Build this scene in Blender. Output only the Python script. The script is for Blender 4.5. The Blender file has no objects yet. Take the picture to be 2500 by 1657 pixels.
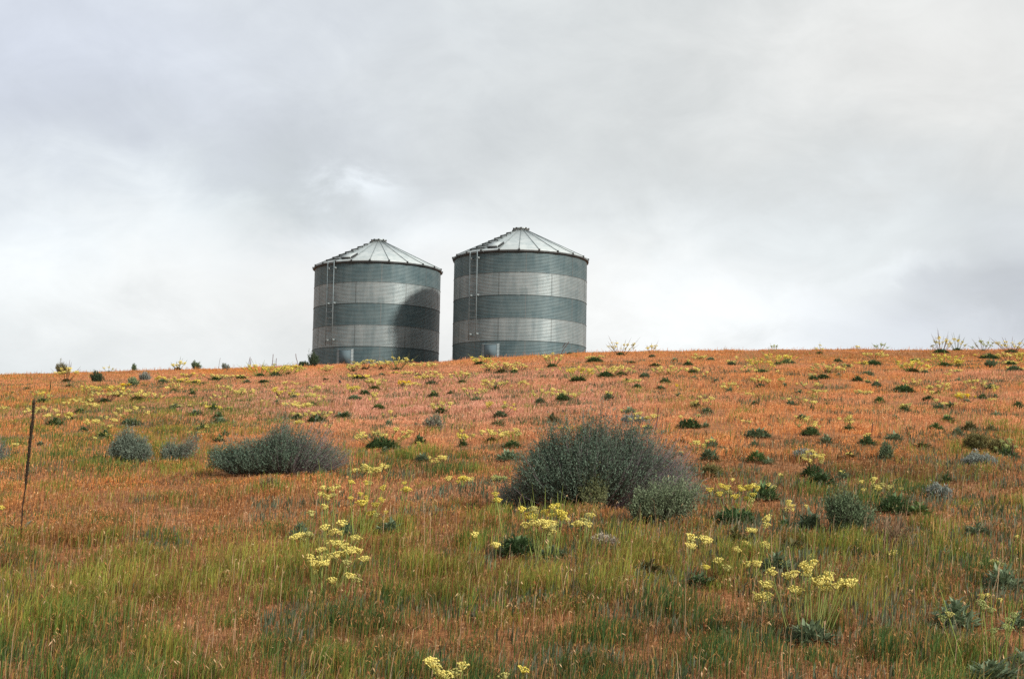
import bpy, math, random
import numpy as np
from mathutils import Vector, Matrix

R = math.radians
rng = np.random.default_rng(11)
random.seed(11)
sc = bpy.context.scene
COL = sc.collection

# ------------------------------------------------------------------ camera
CAM_H = 1.45
FPX = 2500 * 50 / 36.0
PITCH = math.atan((1187.6 - 828.5) / FPX)
ROLL = 0.0168
cam_data = bpy.data.cameras.new('camera')
cam_data.lens = 50
cam_data.sensor_width = 36
cam_data.clip_start = 0.05
cam_data.clip_end = 5000
cam = bpy.data.objects.new('camera', cam_data)
COL.objects.link(cam)
CAM_ROT = (Matrix.Rotation(math.pi / 2 + PITCH, 3, 'X') @ Matrix.Rotation(ROLL, 3, 'Z'))
cam.matrix_world = Matrix.Translation((0, 0, CAM_H)) @ CAM_ROT.to_4x4()
sc.camera = cam
CR = np.array(CAM_ROT)

# ------------------------------------------------------------------ light
SUN_AZ = R(130.0)      # from +Y towards +X
SUN_EL = R(30.0)
sdir = Vector((math.sin(SUN_AZ) * math.cos(SUN_EL), math.cos(SUN_AZ) * math.cos(SUN_EL), math.sin(SUN_EL)))
sun_d = bpy.data.lights.new('sun', 'SUN')
sun_d.energy = 5.0
sun_d.angle = R(5.0)
sun_d.color = (1.0, 0.95, 0.87)
sun = bpy.data.objects.new('sun', sun_d)
sun.rotation_euler = sdir.to_track_quat('Z', 'Y').to_euler()
COL.objects.link(sun)

sc.view_settings.view_transform = 'Standard'
sc.view_settings.look = 'None'
sc.view_settings.exposure = 0.0
sc.view_settings.gamma = 1.0
sc.render.film_transparent = False
sc.cycles.use_denoising = False
sc.cycles.sample_clamp_direct = 6.0
sc.cycles.sample_clamp_indirect = 4.0
sc.cycles.max_bounces = 6
sc.cycles.diffuse_bounces = 3
sc.cycles.transmission_bounces = 3


class NT:
    """small helper to wire shader nodes"""
    def __init__(self, tree):
        self.t = tree
        tree.nodes.clear()

    def n(self, kind, **kw):
        nd = self.t.nodes.new(kind)
        for k, v in kw.items():
            setattr(nd, k, v)
        return nd

    def link(self, a, b):
        self.t.links.new(a, b)

    def put(self, sock, v):
        if v is None:
            return
        if hasattr(v, 'is_output'):
            self.link(v, sock)
        else:
            sock.default_value = v

    def math(self, op, a, b=None, c=None, clamp=False):
        nd = self.n('ShaderNodeMath', operation=op, use_clamp=clamp)
        self.put(nd.inputs[0], a)
        self.put(nd.inputs[1], b)
        self.put(nd.inputs[2], c)
        return nd.outputs[0]

    def mix(self, f, a, b, blend='MIX'):
        nd = self.n('ShaderNodeMix', data_type='RGBA', blend_type=blend)
        self.put(nd.inputs[0], f)
        self.put(nd.inputs[6], a)
        self.put(nd.inputs[7], b)
        return nd.outputs[2]

    def noise(self, vec, scale, detail=4, rough=0.55, dist=0.0):
        nd = self.n('ShaderNodeTexNoise')
        self.put(nd.inputs['Vector'], vec)
        nd.inputs['Scale'].default_value = scale
        nd.inputs['Detail'].default_value = detail
        nd.inputs['Roughness'].default_value = rough
        nd.inputs['Distortion'].default_value = dist
        return nd.outputs['Fac'], nd.outputs['Color']

    def ramp(self, f, lo, hi):
        nd = self.n('ShaderNodeMapRange', interpolation_type='SMOOTHSTEP')
        self.put(nd.inputs[0], f)
        nd.inputs[1].default_value = lo
        nd.inputs[2].default_value = hi
        return nd.outputs[0]


def c4(r, g, b):
    return (r, g, b, 1.0)


# ------------------------------------------------------------------ sky
world = bpy.data.worlds.new('World')
sc.world = world
world.use_nodes = True
w = NT(world.node_tree)
tc = w.n('ShaderNodeTexCoord')
sep = w.n('ShaderNodeSeparateXYZ')
w.link(tc.outputs['Generated'], sep.inputs[0])
X, Y, Z = sep.outputs
az = w.math('ARCTAN2', X, Y)
hyp = w.math('SQRT', w.math('ADD', w.math('MULTIPLY', X, X), w.math('MULTIPLY', Y, Y)))
el = w.math('ARCTAN2', Z, hyp)
# cloud coordinates: stretched sideways like a low layer of cloud
comb = w.n('ShaderNodeCombineXYZ')
w.link(az, comb.inputs[0])
w.link(w.math('MULTIPLY', el, 1.7), comb.inputs[1])
n1, n1c = w.noise(comb.outputs[0], 4.2, 6, 0.52, 0.25)
n2, n2c = w.noise(comb.outputs[0], 13.0, 7, 0.60, 0.5)
n3, _n3 = w.noise(comb.outputs[0], 7.5, 8, 0.62, 0.8)
sepn = w.n('ShaderNodeSeparateColor')
w.link(n1c, sepn.inputs[0])
sepm = w.n('ShaderNodeSeparateColor')
w.link(n2c, sepm.inputs[0])
# warped direction used for the individual clouds
wu = w.math('ADD', az, w.math('ADD', w.math('MULTIPLY', w.math('SUBTRACT', sepn.outputs[0], 0.5), 0.20),
                              w.math('MULTIPLY', w.math('SUBTRACT', sepm.outputs[0], 0.5), 0.085)))
wv = w.math('ADD', el, w.math('ADD', w.math('MULTIPLY', w.math('SUBTRACT', sepn.outputs[1], 0.5), 0.11),
                              w.math('MULTIPLY', w.math('SUBTRACT', sepm.outputs[1], 0.5), 0.065)))


def cloud_blob(px, py, sx, sy, amp):
    """one cloud bank or gap, given by its bearing and elevation"""
    u0 = math.atan((px - 1250) / FPX)
    v0 = math.atan((1187 - py) / FPX)
    du = w.math('DIVIDE', w.math('SUBTRACT', wu, u0), sx / FPX)
    dv = w.math('DIVIDE', w.math('SUBTRACT', wv, v0), sy / FPX)
    q = w.math('ADD', w.math('MULTIPLY', du, du), w.math('MULTIPLY', dv, dv))
    return w.math('MULTIPLY', w.math('EXPONENT', w.math('MULTIPLY', q, -0.5)), amp)


# brightness of the cloud layer
lum = w.math('ADD', w.math('MULTIPLY', w.math('SUBTRACT', n1, 0.5), 0.22),
             w.math('MULTIPLY', w.math('SUBTRACT', n2, 0.5), 0.18))
lum = w.math('ADD', lum, w.math('MULTIPLY', w.math('SUBTRACT', n3, 0.5), 0.16))
for b in [(150, 620, 300, 120, 0.10), (420, 600, 200, 100, 0.06), (1250, 770, 750, 120, 0.13), (1650, 640, 450, 150, 0.12),
          (830, 440, 80, 30, 0.26), (330, 560, 200, 60, 0.03), (1000, 560, 190, 60, 0.12), (2300, 150, 420, 220, 0.10), (2050, 560, 130, 60, 0.07), (560, 520, 110, 40, 0.06), (1900, 780, 260, 60, 0.14),
          (100, 780, 400, 120, 0.10), (2150, 690, 90, 22, 0.10),
          (690, 510, 150, 70, -0.17), (1300, 330, 650, 95, -0.035), (2000, 420, 420, 70, -0.035), (500, 330, 400, 80, -0.03),
          (2420, 740, 260, 70, -0.20), (2330, 560, 220, 60, -0.05), (650, 120, 500, 130, 0.02), (250, 830, 260, 40, -0.06)]:
    lum = w.math('ADD', lum, cloud_blob(*b))
lum = w.math('ADD', lum, 0.755)
# bluer, thinner cloud high on the left; warm thin cloud on the right
blue = w.math('ADD', cloud_blob(-100, 150, 650, 380, 0.9), cloud_blob(2450, 760, 380, 120, 0.9), clamp=True)
blue = w.math('ADD', blue, w.math('ADD', cloud_blob(650, 560, 260, 90, 0.35), cloud_blob(2100, 600, 260, 110, 0.4)), clamp=True)
warm = w.math('ADD', cloud_blob(2350, 120, 520, 260, 0.6), cloud_blob(1000, 760, 900, 140, 0.6), clamp=True)
tint = w.mix(blue, c4(0.952, 1.0, 1.006), c4(0.902, 0.968, 1.105))
cyan = w.math('ADD', cloud_blob(2050, 600, 330, 150, 0.9), w.math('ADD', cloud_blob(640, 530, 240, 90, 0.6), cloud_blob(150, 700, 450, 170, 0.6)), clamp=True)
tint = w.mix(cyan, tint, c4(0.918, 1.0, 1.028))
tint = w.mix(warm, tint, c4(1.02, 1.0, 0.965))
# the overcast brightens overhead
zen = w.math('MULTIPLY_ADD', w.ramp(el, 0.45, 1.3), 0.5, 1.0)
below = w.ramp(el, -0.25, 0.0)
lum = w.math('MULTIPLY', w.math('MAXIMUM', lum, 0.3), zen)
lum = w.math('MULTIPLY', lum, w.math('MULTIPLY_ADD', below, 0.7, 0.3))
ccol = w.n('ShaderNodeVectorMath', operation='SCALE')
w.link(tint, ccol.inputs[0])
w.link(lum, ccol.inputs['Scale'])
sky = w.n('ShaderNodeTexSky', sky_type='NISHITA')
sky.sun_disc = False
sky.sun_elevation = SUN_EL
sky.sun_rotation = SUN_AZ
bg_sky = w.n('ShaderNodeBackground')
w.link(sky.outputs[0], bg_sky.inputs[0])
bg_sky.inputs[1].default_value = 0.1
bg_cloud = w.n('ShaderNodeBackground')
w.link(ccol.outputs[0], bg_cloud.inputs[0])
bg_cloud.inputs[1].default_value = 1.0
mixs = w.n('ShaderNodeMixShader')
cover = w.math('SUBTRACT', 0.97, w.math('MULTIPLY', w.ramp(n1, 0.62, 0.8), 0.12))
w.link(cover, mixs.inputs[0])
w.link(bg_sky.outputs[0], mixs.inputs[1])
w.link(bg_cloud.outputs[0], mixs.inputs[2])
wo = w.n('ShaderNodeOutputWorld')
w.link(mixs.outputs[0], wo.inputs[0])


# ------------------------------------------------------------------ materials
def new_mat(name):
    m = bpy.data.materials.new(name)
    m.use_nodes = True
    return m, NT(m.node_tree)


def finish(nt, shader, disp=None):
    o = nt.n('ShaderNodeOutputMaterial')
    nt.link(shader, o.inputs[0])


def principled(nt, col, rough=0.6, metal=0.0, spec=0.3, normal=None):
    p = nt.n('ShaderNodeBsdfPrincipled')
    nt.put(p.inputs['Base Color'], col)
    nt.put(p.inputs['Roughness'], rough)
    nt.put(p.inputs['Metallic'], metal)
    p.inputs['Specular IOR Level'].default_value = spec
    if normal is not None:
        nt.link(normal, p.inputs['Normal'])
    return p.outputs[0]


def leafy(nt, col, trans=0.35, rough=0.65, spec=0.25):
    """thin plant tissue: lets part of the light through"""
    p = principled(nt, col, rough, 0, spec)
    t = nt.n('ShaderNodeBsdfTranslucent')
    nt.put(t.inputs[0], col)
    m = nt.n('ShaderNodeMixShader')
    m.inputs[0].default_value = trans
    nt.link(p, m.inputs[1])
    nt.link(t.outputs[0], m.inputs[2])
    return m.outputs[0]


def mat_attr(name, trans=0.35, rough=0.7, spec=0.2):
    m, nt = new_mat(name)
    a = nt.n('ShaderNodeAttribute', attribute_name='col')
    finish(nt, leafy(nt, a.outputs['Color'], trans, rough, spec))
    return m


def mat_object(name, trans, rough=0.6, spec=0.3, var=0.25):
    """colour from the object's own colour, varied a little from leaf to leaf"""
    m, nt = new_mat(name)
    oi = nt.n('ShaderNodeObjectInfo')
    geo = nt.n('ShaderNodeNewGeometry')
    k = nt.math('MULTIPLY_ADD', geo.outputs['Random Per Island'], 2 * var, 1 - var)
    s = nt.n('ShaderNodeVectorMath', operation='SCALE')
    nt.link(oi.outputs['Color'], s.inputs[0])
    nt.link(k, s.inputs['Scale'])
    finish(nt, leafy(nt, s.outputs[0], trans, rough, spec))
    return m


M_GRASS = mat_attr('dry grass blades', 0.38, 0.75, 0.15)
M_GREEN = mat_attr('green grass blades', 0.35, 0.6, 0.25)
M_LEAF = mat_object('clump leaves', 0.22, 0.6, 0.25, 0.42)
M_HEAD = mat_object('flower knobs', 0.25, 0.8, 0.1, 0.12)
M_STEM = mat_object('flower stems', 0.1, 0.6, 0.3, 0.1)
M_SAGE = mat_attr('sage leaves', 0.12, 0.75, 0.15)
M_TWIG = mat_attr('sage twigs', 0.0, 0.85, 0.1)


def mat_ground():
    m, nt = new_mat('dry hillside soil')
    tcn = nt.n('ShaderNodeTexCoord')
    p = tcn.outputs['Object']
    a, _ = nt.noise(p, 0.5, 5, 0.6)
    b, _ = nt.noise(p, 9.0, 6, 0.65)
    c, _ = nt.noise(p, 60.0, 3, 0.6)
    col = nt.mix(nt.ramp(a, 0.35, 0.65), c4(0.33, 0.13, 0.048), c4(0.36, 0.16, 0.075))
    col = nt.mix(nt.ramp(b, 0.38, 0.66), col, c4(0.15, 0.072, 0.032))
    d_, _ = nt.noise(p, 180.0, 2, 0.7)
    col = nt.mix(nt.math('MULTIPLY', nt.ramp(d_, 0.5, 0.7), 0.6), col, c4(0.10, 0.05, 0.025))
    col = nt.mix(nt.math('MULTIPLY', nt.ramp(c, 0.5, 0.8), 0.5), col, c4(0.42, 0.26, 0.13))
    bmp = nt.n('ShaderNodeBump')
    bmp.inputs['Strength'].default_value = 0.8
    bmp.inputs['Distance'].default_value = 0.03
    nt.link(nt.math('ADD', b, nt.math('MULTIPLY', c, 0.5)), bmp.inputs['Height'])
    finish(nt, principled(nt, col, 0.95, 0, 0.1, bmp.outputs[0]))
    return m


def mat_metal(name, c_lo, c_hi, rough, metal, streak=1.0):
    m, nt = new_mat(name)
    tcn = nt.n('ShaderNodeTexCoord')
    mp = nt.n('ShaderNodeMapping')
    nt.link(tcn.outputs['Object'], mp.inputs[0])
    mp.inputs['Scale'].default_value = (2.2, 2.2, 0.35)
    a, _ = nt.noise(mp.outputs[0], 1.6, 6, 0.62, 0.3)
    mp2 = nt.n('ShaderNodeMapping')
    nt.link(tcn.outputs['Object'], mp2.inputs[0])
    mp2.inputs['Scale'].default_value = (1.0, 1.0, 3.0)
    b, _ = nt.noise(mp2.outputs[0], 1.1, 5, 0.55)
    g, _ = nt.noise(tcn.outputs['Object'], 26.0, 3, 0.6)
    f = nt.math('ADD', nt.math('MULTIPLY', a, 0.5), nt.math('ADD', nt.math('MULTIPLY', b, 0.35), nt.math('MULTIPLY', g, 0.15)))
    col = nt.mix(nt.ramp(f, 0.36, 0.64), c_lo, c_hi)
    r = nt.math('MULTIPLY_ADD', g, 0.2, rough - 0.1)
    finish(nt, principled(nt, col, r, metal, 0.4))
    return m


M_GROUND = mat_ground()
M_DARKRING = mat_metal('weathered galvanised steel', c4(0.056, 0.096, 0.107), c4(0.108, 0.148, 0.154), 0.52, 0.25)
M_BRIGHTRING = mat_metal('bright galvanised steel', c4(0.150, 0.190, 0.197), c4(0.250, 0.285, 0.286), 0.46, 0.32)
M_ROOF = mat_metal('roof steel', c4(0.32, 0.365, 0.37), c4(0.46, 0.49, 0.485), 0.5, 0.25)
M_RIB = mat_metal('roof rib steel', c4(0.15, 0.18, 0.185), c4(0.22, 0.25, 0.25), 0.75, 0.1)
M_TRIM = mat_metal('dark steel trim', c4(0.03, 0.035, 0.036), c4(0.06, 0.066, 0.066), 0.6, 0.3)
M_LADDER = mat_metal('ladder steel', c4(0.13, 0.17, 0.18), c4(0.21, 0.25, 0.26), 0.7, 0.1)
M_DOOR = mat_metal('door steel', c4(0.075, 0.110, 0.125), c4(0.105, 0.142, 0.158), 0.95, 0.0)
M_FLASH = mat_metal('door flashing', c4(0.12, 0.155, 0.165), c4(0.22, 0.25, 0.25), 0.5, 0.3)
M_SEAM = mat_metal('seam steel', c4(0.10, 0.12, 0.12), c4(0.16, 0.18, 0.18), 0.55, 0.4)


# ------------------------------------------------------------------ mesh helpers
def build(name, V, faces, mats, parent=None, col=None, midx=None, smooth=False, loc=None, link=True):
    """faces: list of (m,k) integer arrays, each of one polygon size"""
    me = bpy.data.meshes.new(name)
    V = np.asarray(V, dtype=np.float32)
    fs = [np.asarray(f, dtype=np.int32) for f in faces if len(f)]
    nl = sum(f.size for f in fs)
    nf = sum(len(f) for f in fs)
    me.vertices.add(len(V))
    me.vertices.foreach_set('co', V.ravel())
    me.loops.add(nl)
    me.loops.foreach_set('vertex_index', np.concatenate([f.ravel() for f in fs]))
    me.polygons.add(nf)
    sizes = np.concatenate([np.full(len(f), f.shape[1], np.int32) for f in fs])
    starts = np.concatenate([[0], np.cumsum(sizes)[:-1]]).astype(np.int32)
    me.polygons.foreach_set('loop_start', starts)
    if smooth:
        me.polygons.foreach_set('use_smooth', np.ones(nf, bool))
    if midx is not None:
        me.polygons.foreach_set('material_index', np.asarray(midx, np.int32))
    if col is not None:
        at = me.color_attributes.new('col', 'FLOAT_COLOR', 'POINT')
        cc = np.ones((len(V), 4), np.float32)
        cc[:, :3] = col
        at.data.foreach_set('color', cc.ravel())
    me.update(calc_edges=True)
    for m in (mats if isinstance(mats, (list, tuple)) else [mats]):
        me.materials.append(m)
    if not link:
        return me
    return place(name, me, parent, loc)


def place(name, me, parent=None, loc=None, color=None):
    o = bpy.data.objects.new(name, me)
    COL.objects.link(o)
    if parent is not None:
        o.parent = parent
    if loc is not None:
        o.location = loc
    if color is not None:
        o.color = (*color, 1)
    return o


def tag(o, label=None, cat=None, group=None, kind=None):
    for k, v in (('label', label), ('category', cat), ('group', group), ('kind', kind)):
        if v:
            o[k] = v
    return o


def empty(name, loc, label, cat, group=None):
    o = bpy.data.objects.new(name, None)
    COL.objects.link(o)
    o.location = loc
    o.empty_display_size = 0.1
    return tag(o, label, cat, group)


class MB:
    def __init__(self):
        self.V, self.F, self.C, self.n = [], {}, [], 0

    def add(self, V, faces, mi=0, col=None):
        V = np.asarray(V, float)
        self.V.append(V)
        if col is not None:
            self.C.append(np.broadcast_to(np.asarray(col, float), (len(V), 3)))
        for f in faces:
            f = np.asarray(f, int)
            if len(f):
                self.F.setdefault((f.shape[1], mi), []).append(f + self.n)
        self.n += len(V)

    def box(self, c, s, rot=None, mi=0):
        v = np.array([[x, y, z] for x in (-.5, .5) for y in (-.5, .5) for z in (-.5, .5)]) * np.asarray(s)
        if rot is not None:
            v = v @ np.array(rot).T
        f = [[0, 1, 3, 2], [4, 6, 7, 5], [0, 4, 5, 1], [2, 3, 7, 6], [0, 2, 6, 4], [1, 5, 7, 3]]
        self.add(v + np.asarray(c), [np.array(f)], mi)

    def tube(self, P, rad, sides=5, mi=0, col=None):
        P = np.asarray(P, float)
        n = len(P)
        rad = np.broadcast_to(np.asarray(rad, float), (n,))
        T = np.gradient(P, axis=0)
        T /= np.linalg.norm(T, axis=1)[:, None] + 1e-9
        up = np.array([0, 0, 1.0]) if abs(T[0][2]) < 0.9 else np.array([1.0, 0, 0])
        A = np.cross(T, up)
        A /= np.linalg.norm(A, axis=1)[:, None] + 1e-9
        B = np.cross(T, A)
        th = np.linspace(0, 2 * np.pi, sides, endpoint=False)
        V = P[:, None, :] + rad[:, None, None] * (np.cos(th)[None, :, None] * A[:, None, :] + np.sin(th)[None, :, None] * B[:, None, :])
        i, j = np.meshgrid(np.arange(n - 1), np.arange(sides), indexing='ij')
        a = i * sides + j
        b = i * sides + (j + 1) % sides
        q = np.stack([a, b, b + sides, a + sides], -1).reshape(-1, 4)
        faces = [q]
        caps = np.array([list(range(sides))[::-1], list(range((n - 1) * sides, n * sides))])
        if sides == 4:
            faces = [np.concatenate([q, caps])]
        else:
            faces.append(caps)
        self.add(V.reshape(-1, 3), faces, mi, col)

    def build(self, name, mats, parent=None, smooth=False, loc=None, link=True):
        V = np.concatenate(self.V)
        fs, mi = [], []
        for (k, m), lst in self.F.items():
            f = np.concatenate(lst)
            fs.append(f)
            mi.append(np.full(len(f), m))
        col = np.concatenate(self.C) if self.C else None
        return build(name, V, fs, mats, parent, col, np.concatenate(mi), smooth, loc, link)


def vnoise(x, y, scale, seed=0):
    """smooth value noise in 0..1"""
    x = np.asarray(x, float) / scale + 137.3 + seed * 17.17
    y = np.asarray(y, float) / scale + 211.7 + seed * 5.31
    xi, yi = np.floor(x), np.floor(y)
    fx, fy = x - xi, y - yi
    fx, fy = fx * fx * (3 - 2 * fx), fy * fy * (3 - 2 * fy)

    def h(a, b):
        v = np.sin(a * 127.1 + b * 311.7 + seed * 74.7) * 43758.5453
        return v - np.floor(v)
    return (h(xi, yi) * (1 - fx) + h(xi + 1, yi) * fx) * (1 - fy) + (h(xi, yi + 1) * (1 - fx) + h(xi + 1, yi + 1) * fx) * fy


def fnoise(x, y, scale, seed=0):
    return (vnoise(x, y, scale, seed) * 0.55 + vnoise(x, y, scale * 0.47, seed + 3) * 0.3 + vnoise(x, y, scale * 0.21, seed + 7) * 0.15)


# ------------------------------------------------------------------ terrain
def ray(px, py):
    d = CR @ np.array([(px - 1250.0) / FPX, -(py - 828.5) / FPX, -1.0])
    return d / d[1]


DC = 71.0
SKYLINE = [(-700, 940), (-300, 927), (0, 913), (100, 909), (200, 907), (300, 904), (420, 900), (540, 898), (650, 893), (740, 889), (800, 887),
           (920, 886), (1080, 881), (1104, 878), (1180, 873), (1270, 867), (1432, 858), (1520, 857), (1600, 855), (1750, 853), (1900, 852),
           (2100, 851), (2300, 853), (2500, 850), (2900, 850), (3300, 852)]
_a, _z = [], []
for px, py in SKYLINE:
    r_ = ray(px, py)
    _a.append(r_[0])
    _z.append((r_[2] * 0.92 * DC + CAM_H - 0.09) / 0.912)
_a, _z = np.array(_a), np.array(_z)


def zc(a):
    k = np.zeros_like(a)
    tot = 0
    for o, wt in ((-0.012, 1), (0, 2), (0.012, 1)):
        k = k + wt * np.interp(a + o, _a, _z)
        tot += wt
    return k / tot


def ground_z(x, y):
    x, y = np.asarray(x, float), np.asarray(y, float)
    a = np.clip(x / np.maximum(y, 4.0), -0.75, 0.75)
    t = y / DC
    f = np.where(t < 0.85, t, np.where(t < 1.15, t - (np.clip(t, 0.85, 1.15) - 0.85) ** 2 / 0.6, 1.0 - (np.maximum(t, 1.15) - 1.15) * 0.12))
    und = (vnoise(x, y, 5.0, 2) - 0.5) * 0.10 + (vnoise(x, y, 1.7, 5) - 0.5) * 0.05
    fade = np.clip((58 - y) / 25, 0.12, 1)
    return zc(a) * f + und * fade


def at(px, py, off=0.05):
    """the point of the ground seen at this place in the photograph"""
    r_ = ray(px, py)
    d = np.concatenate([np.linspace(2.5, 30, 900), np.linspace(30, 65.5, 900)])
    g = CAM_H + r_[2] * d - (ground_z(r_[0] * d, d) + off)
    k = np.argmax(g < 0)
    if g[k] >= 0:
        k = len(d) - 1
    dd = d[k]
    x, y = r_[0] * dd, dd
    return Vector((x, y, float(ground_z(x, y))))


def to_px(x, y, z):
    v = np.stack([x, y, z - CAM_H], -1) @ CR
    return 1250 + FPX * v[..., 0] / -v[..., 2], 828.5 - FPX * v[..., 1] / -v[..., 2]


xs = np.concatenate([np.linspace(-900, -90, 14)[:-1], np.linspace(-90, -32, 30)[:-1], np.linspace(-32, 32, 215), np.linspace(32, 90, 30)[1:], np.linspace(90, 900, 14)[1:]])
ys = np.concatenate([np.linspace(-60, 2, 24)[:-1], np.linspace(2, 30, 190), np.linspace(30, 90, 170)[1:], np.linspace(90, 1500, 40)[1:]])
gx, gy = np.meshgrid(xs, ys, indexing='ij')
gz = ground_z(gx, gy)
i, j = np.meshgrid(np.arange(len(xs) - 1), np.arange(len(ys) - 1), indexing='ij')
a_ = (i * len(ys) + j).ravel()
quads = np.stack([a_, a_ + len(ys), a_ + len(ys) + 1, a_ + 1], -1)
g = build('ground', np.stack([gx, gy, gz], -1).reshape(-1, 3), [quads], M_GROUND, smooth=True)
tag(g, 'orange brown dry hillside rising to the skyline', 'ground', kind='structure')

# ------------------------------------------------------------------ grain bins
RB = 3.2
RING = 1.056
NC = 16


def corrugated(z0, z1, r, a0, a1, seg, amp=0.007, per=RING / NC, sub=6):
    nz = max(2, int(round((z1 - z0) / per * sub)) + 1)
    z = np.linspace(z0, z1, nz)
    th = np.linspace(a0, a1, seg + 1)
    rr = r + amp * np.sin(2 * np.pi * z / per)
    V = np.stack([np.sin(th)[:, None] * rr[None], -np.cos(th)[:, None] * rr[None], np.broadcast_to(z, (seg + 1, nz))], -1).reshape(-1, 3)
    i, j = np.meshgrid(np.arange(seg), np.arange(nz - 1), indexing='ij')
    a = (i * nz + j).ravel()
    return V, np.stack([a, a + nz, a + nz + 1, a + 1], -1)


def pol(r, az, z):
    return np.array([math.sin(az) * r, -math.cos(az) * r, z])


def grain_bin(cx, cy, z_top5, face, seam0, rib0, ladder, door, label, ringtones):
    """z_top5: height of the top of the lowest ring; angles are bearings from the side facing the camera"""
    base = z_top5 - RING
    t = empty('grain_bin', (cx, cy, base), label, 'grain bin', 'grain bins on the hilltop')
    t.rotation_euler = (0, 0, face)
    eave = 5 * RING
    for k in range(5):
        bright = k in (1, 3)
        mb = MB()
        z0, z1 = k * RING, (k + 1) * RING
        if k == 0:
            z0 = -0.9
        r = RB + (0.004 if bright else 0.0)
        V, F = corrugated(z0, z1, r, 0, 2 * math.pi, 176)
        mb.add(V, [F], 0)
        for s in range(8):
            a = R(seam0 + 45 * s + (22.5 if bright else 0))
            V, F = corrugated(z0, z1, r + 0.004, a - 0.0055, a + 0.0055, 1)
            mb.add(V, [F], 1)
        th = np.linspace(0, 2 * math.pi, 97)
        mb.tube([pol(RB + 0.012, q, z1 - 0.012) for q in th], 0.010, 4, 1)
        ring = mb.build('wall_ring', [M_BRIGHTRING if bright else M_DARKRING, M_SEAM], t, smooth=True)
        ring['label'] = 'bright shiny corrugated ring' if bright else 'dark weathered corrugated ring'
    # roof: 22 sloping sheets
    N, OV, SL = 22, 0.10, math.tan(R(25.8))
    rc = 0.30
    re = RB + OV
    ze = eave - 0.02
    zcap = ze + (re - rc) * SL
    az = [rib0 + k * 2 * math.pi / N for k in range(N)]
    mb = MB()
    for k in range(N):
        a0, a1 = az[k], az[k] + 2 * math.pi / N
        p = [pol(re, a0, ze), pol(re, a1, ze), pol(rc, a1, zcap), pol(rc, a0, zcap)]
        lo = [q - np.array([0, 0, 0.03]) for q in p]
        mb.add(p + lo, [np.array([[0, 1, 2, 3], [4, 7, 6, 5], [0, 4, 5, 1], [2, 6, 7, 3]])])
    roof = mb.build('roof', M_ROOF, t)
    for k in range(N):
        rb = MB()
        P = [pol(rc + 0.02, az[k], zcap + 0.012), pol(re + 0.005, az[k], ze + 0.018)]
        rb.tube(P, [0.010, 0.016], 4)
        e = pol(re + 0.005, az[k], ze + 0.005)
        rot = Matrix.Rotation(az[k], 3, 'Z')
        rb.box(e, (0.07, 0.045, 0.09), rot, 1)
        rb.build('roof_rib', [M_RIB, M_TRIM], roof)
    # eave trim under the roof edge
    mb = MB()
    for k in range(N):
        a0, a1 = az[k], az[k] + 2 * math.pi / N
        o = [pol(re + 0.004, a0, ze - 0.03), pol(re + 0.004, a1, ze - 0.03), pol(re + 0.004, a1, ze - 0.10), pol(re + 0.004, a0, ze - 0.10)]
        i_ = [pol(RB + 0.014, a0, ze - 0.03), pol(RB + 0.014, a1, ze - 0.03), pol(RB + 0.014, a1, ze - 0.12), pol(RB + 0.014, a0, ze - 0.12)]
        mb.add(o + i_, [np.array([[3, 2, 1, 0], [0, 1, 5, 4], [2, 3, 7, 6]])])
    mb.build('eave_trim', M_TRIM, t)
    # cap
    mb = MB()
    th = np.linspace(0, 2 * math.pi, 25)[:-1]
    prof = [(rc + 0.01, zcap - 0.03), (rc + 0.01, zcap + 0.05), (rc + 0.08, zcap + 0.06), (rc + 0.09, zcap + 0.10), (rc + 0.02, zcap + 0.12), (0.10, zcap + 0.17), (0.001, zcap + 0.18)]
    V = np.array([pol(r, q, z) for r, z in prof for q in th])
    n = len(th)
    F = [[a * n + b, a * n + (b + 1) % n, (a + 1) * n + (b + 1) % n, (a + 1) * n + b] for a in range(len(prof) - 1) for b in range(n)]
    mb.add(V, [np.array(F)[:, ::1]], 0)
    for k in range(10):
        mb.box(pol(rc + 0.09, k * 2 * math.pi / 10, zcap + 0.085), (0.07, 0.04, 0.06), Matrix.Rotation(k * 2 * math.pi / 10, 3, 'Z'), 1)
    mb.build('roof_cap', [M_ROOF, M_TRIM], t, smooth=False)
    # steps up the roof, one panel wide, and the ladder below
    la, lb = R(ladder[0]), R(ladder[1])
    kp = min(range(N), key=lambda k: abs(((az[k] + math.pi / N - (la + lb) / 2 + R(3)) + math.pi) % (2 * math.pi) - math.pi))
    for s in range(8):
        r = re - 0.22 - s * (re - rc - 0.45) / 7
        z = ze + (re - r) * SL + 0.06
        mb = MB()
        p0, p1 = pol(r, az[kp], z), pol(r, az[kp] + 2 * math.pi / N, z)
        c = (p0 + p1) / 2
        am = az[kp] + math.pi / N
        mb.box(c, (np.linalg.norm(p1 - p0) * 1.06, 0.06, 0.05), Matrix.Rotation(am, 3, 'Z'))
        for q in (p0, p1):
            mb.box(q * [1, 1, 1] - np.array([0, 0, 0.035]), (0.03, 0.05, 0.06), Matrix.Rotation(am, 3, 'Z'))
        mb.build('roof_step', M_TRIM, roof)
    # raised roof hatch in the next panel
    ah = az[kp] + 2 * math.pi / N * 1.5
    hr = re - 0.55
    c = pol(hr, ah, ze + (re - hr) * SL + 0.05)
    rot = Matrix.Rotation(ah, 3, 'Z') @ Matrix.Rotation(math.atan(SL), 3, 'X')
    mb = MB()
    mb.box(c, (0.55, 0.62, 0.10), rot, 0)
    mb.box(c + np.array(rot) @ np.array([0, -0.335, -0.005]), (0.5, 0.05, 0.085), rot, 1)
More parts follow.
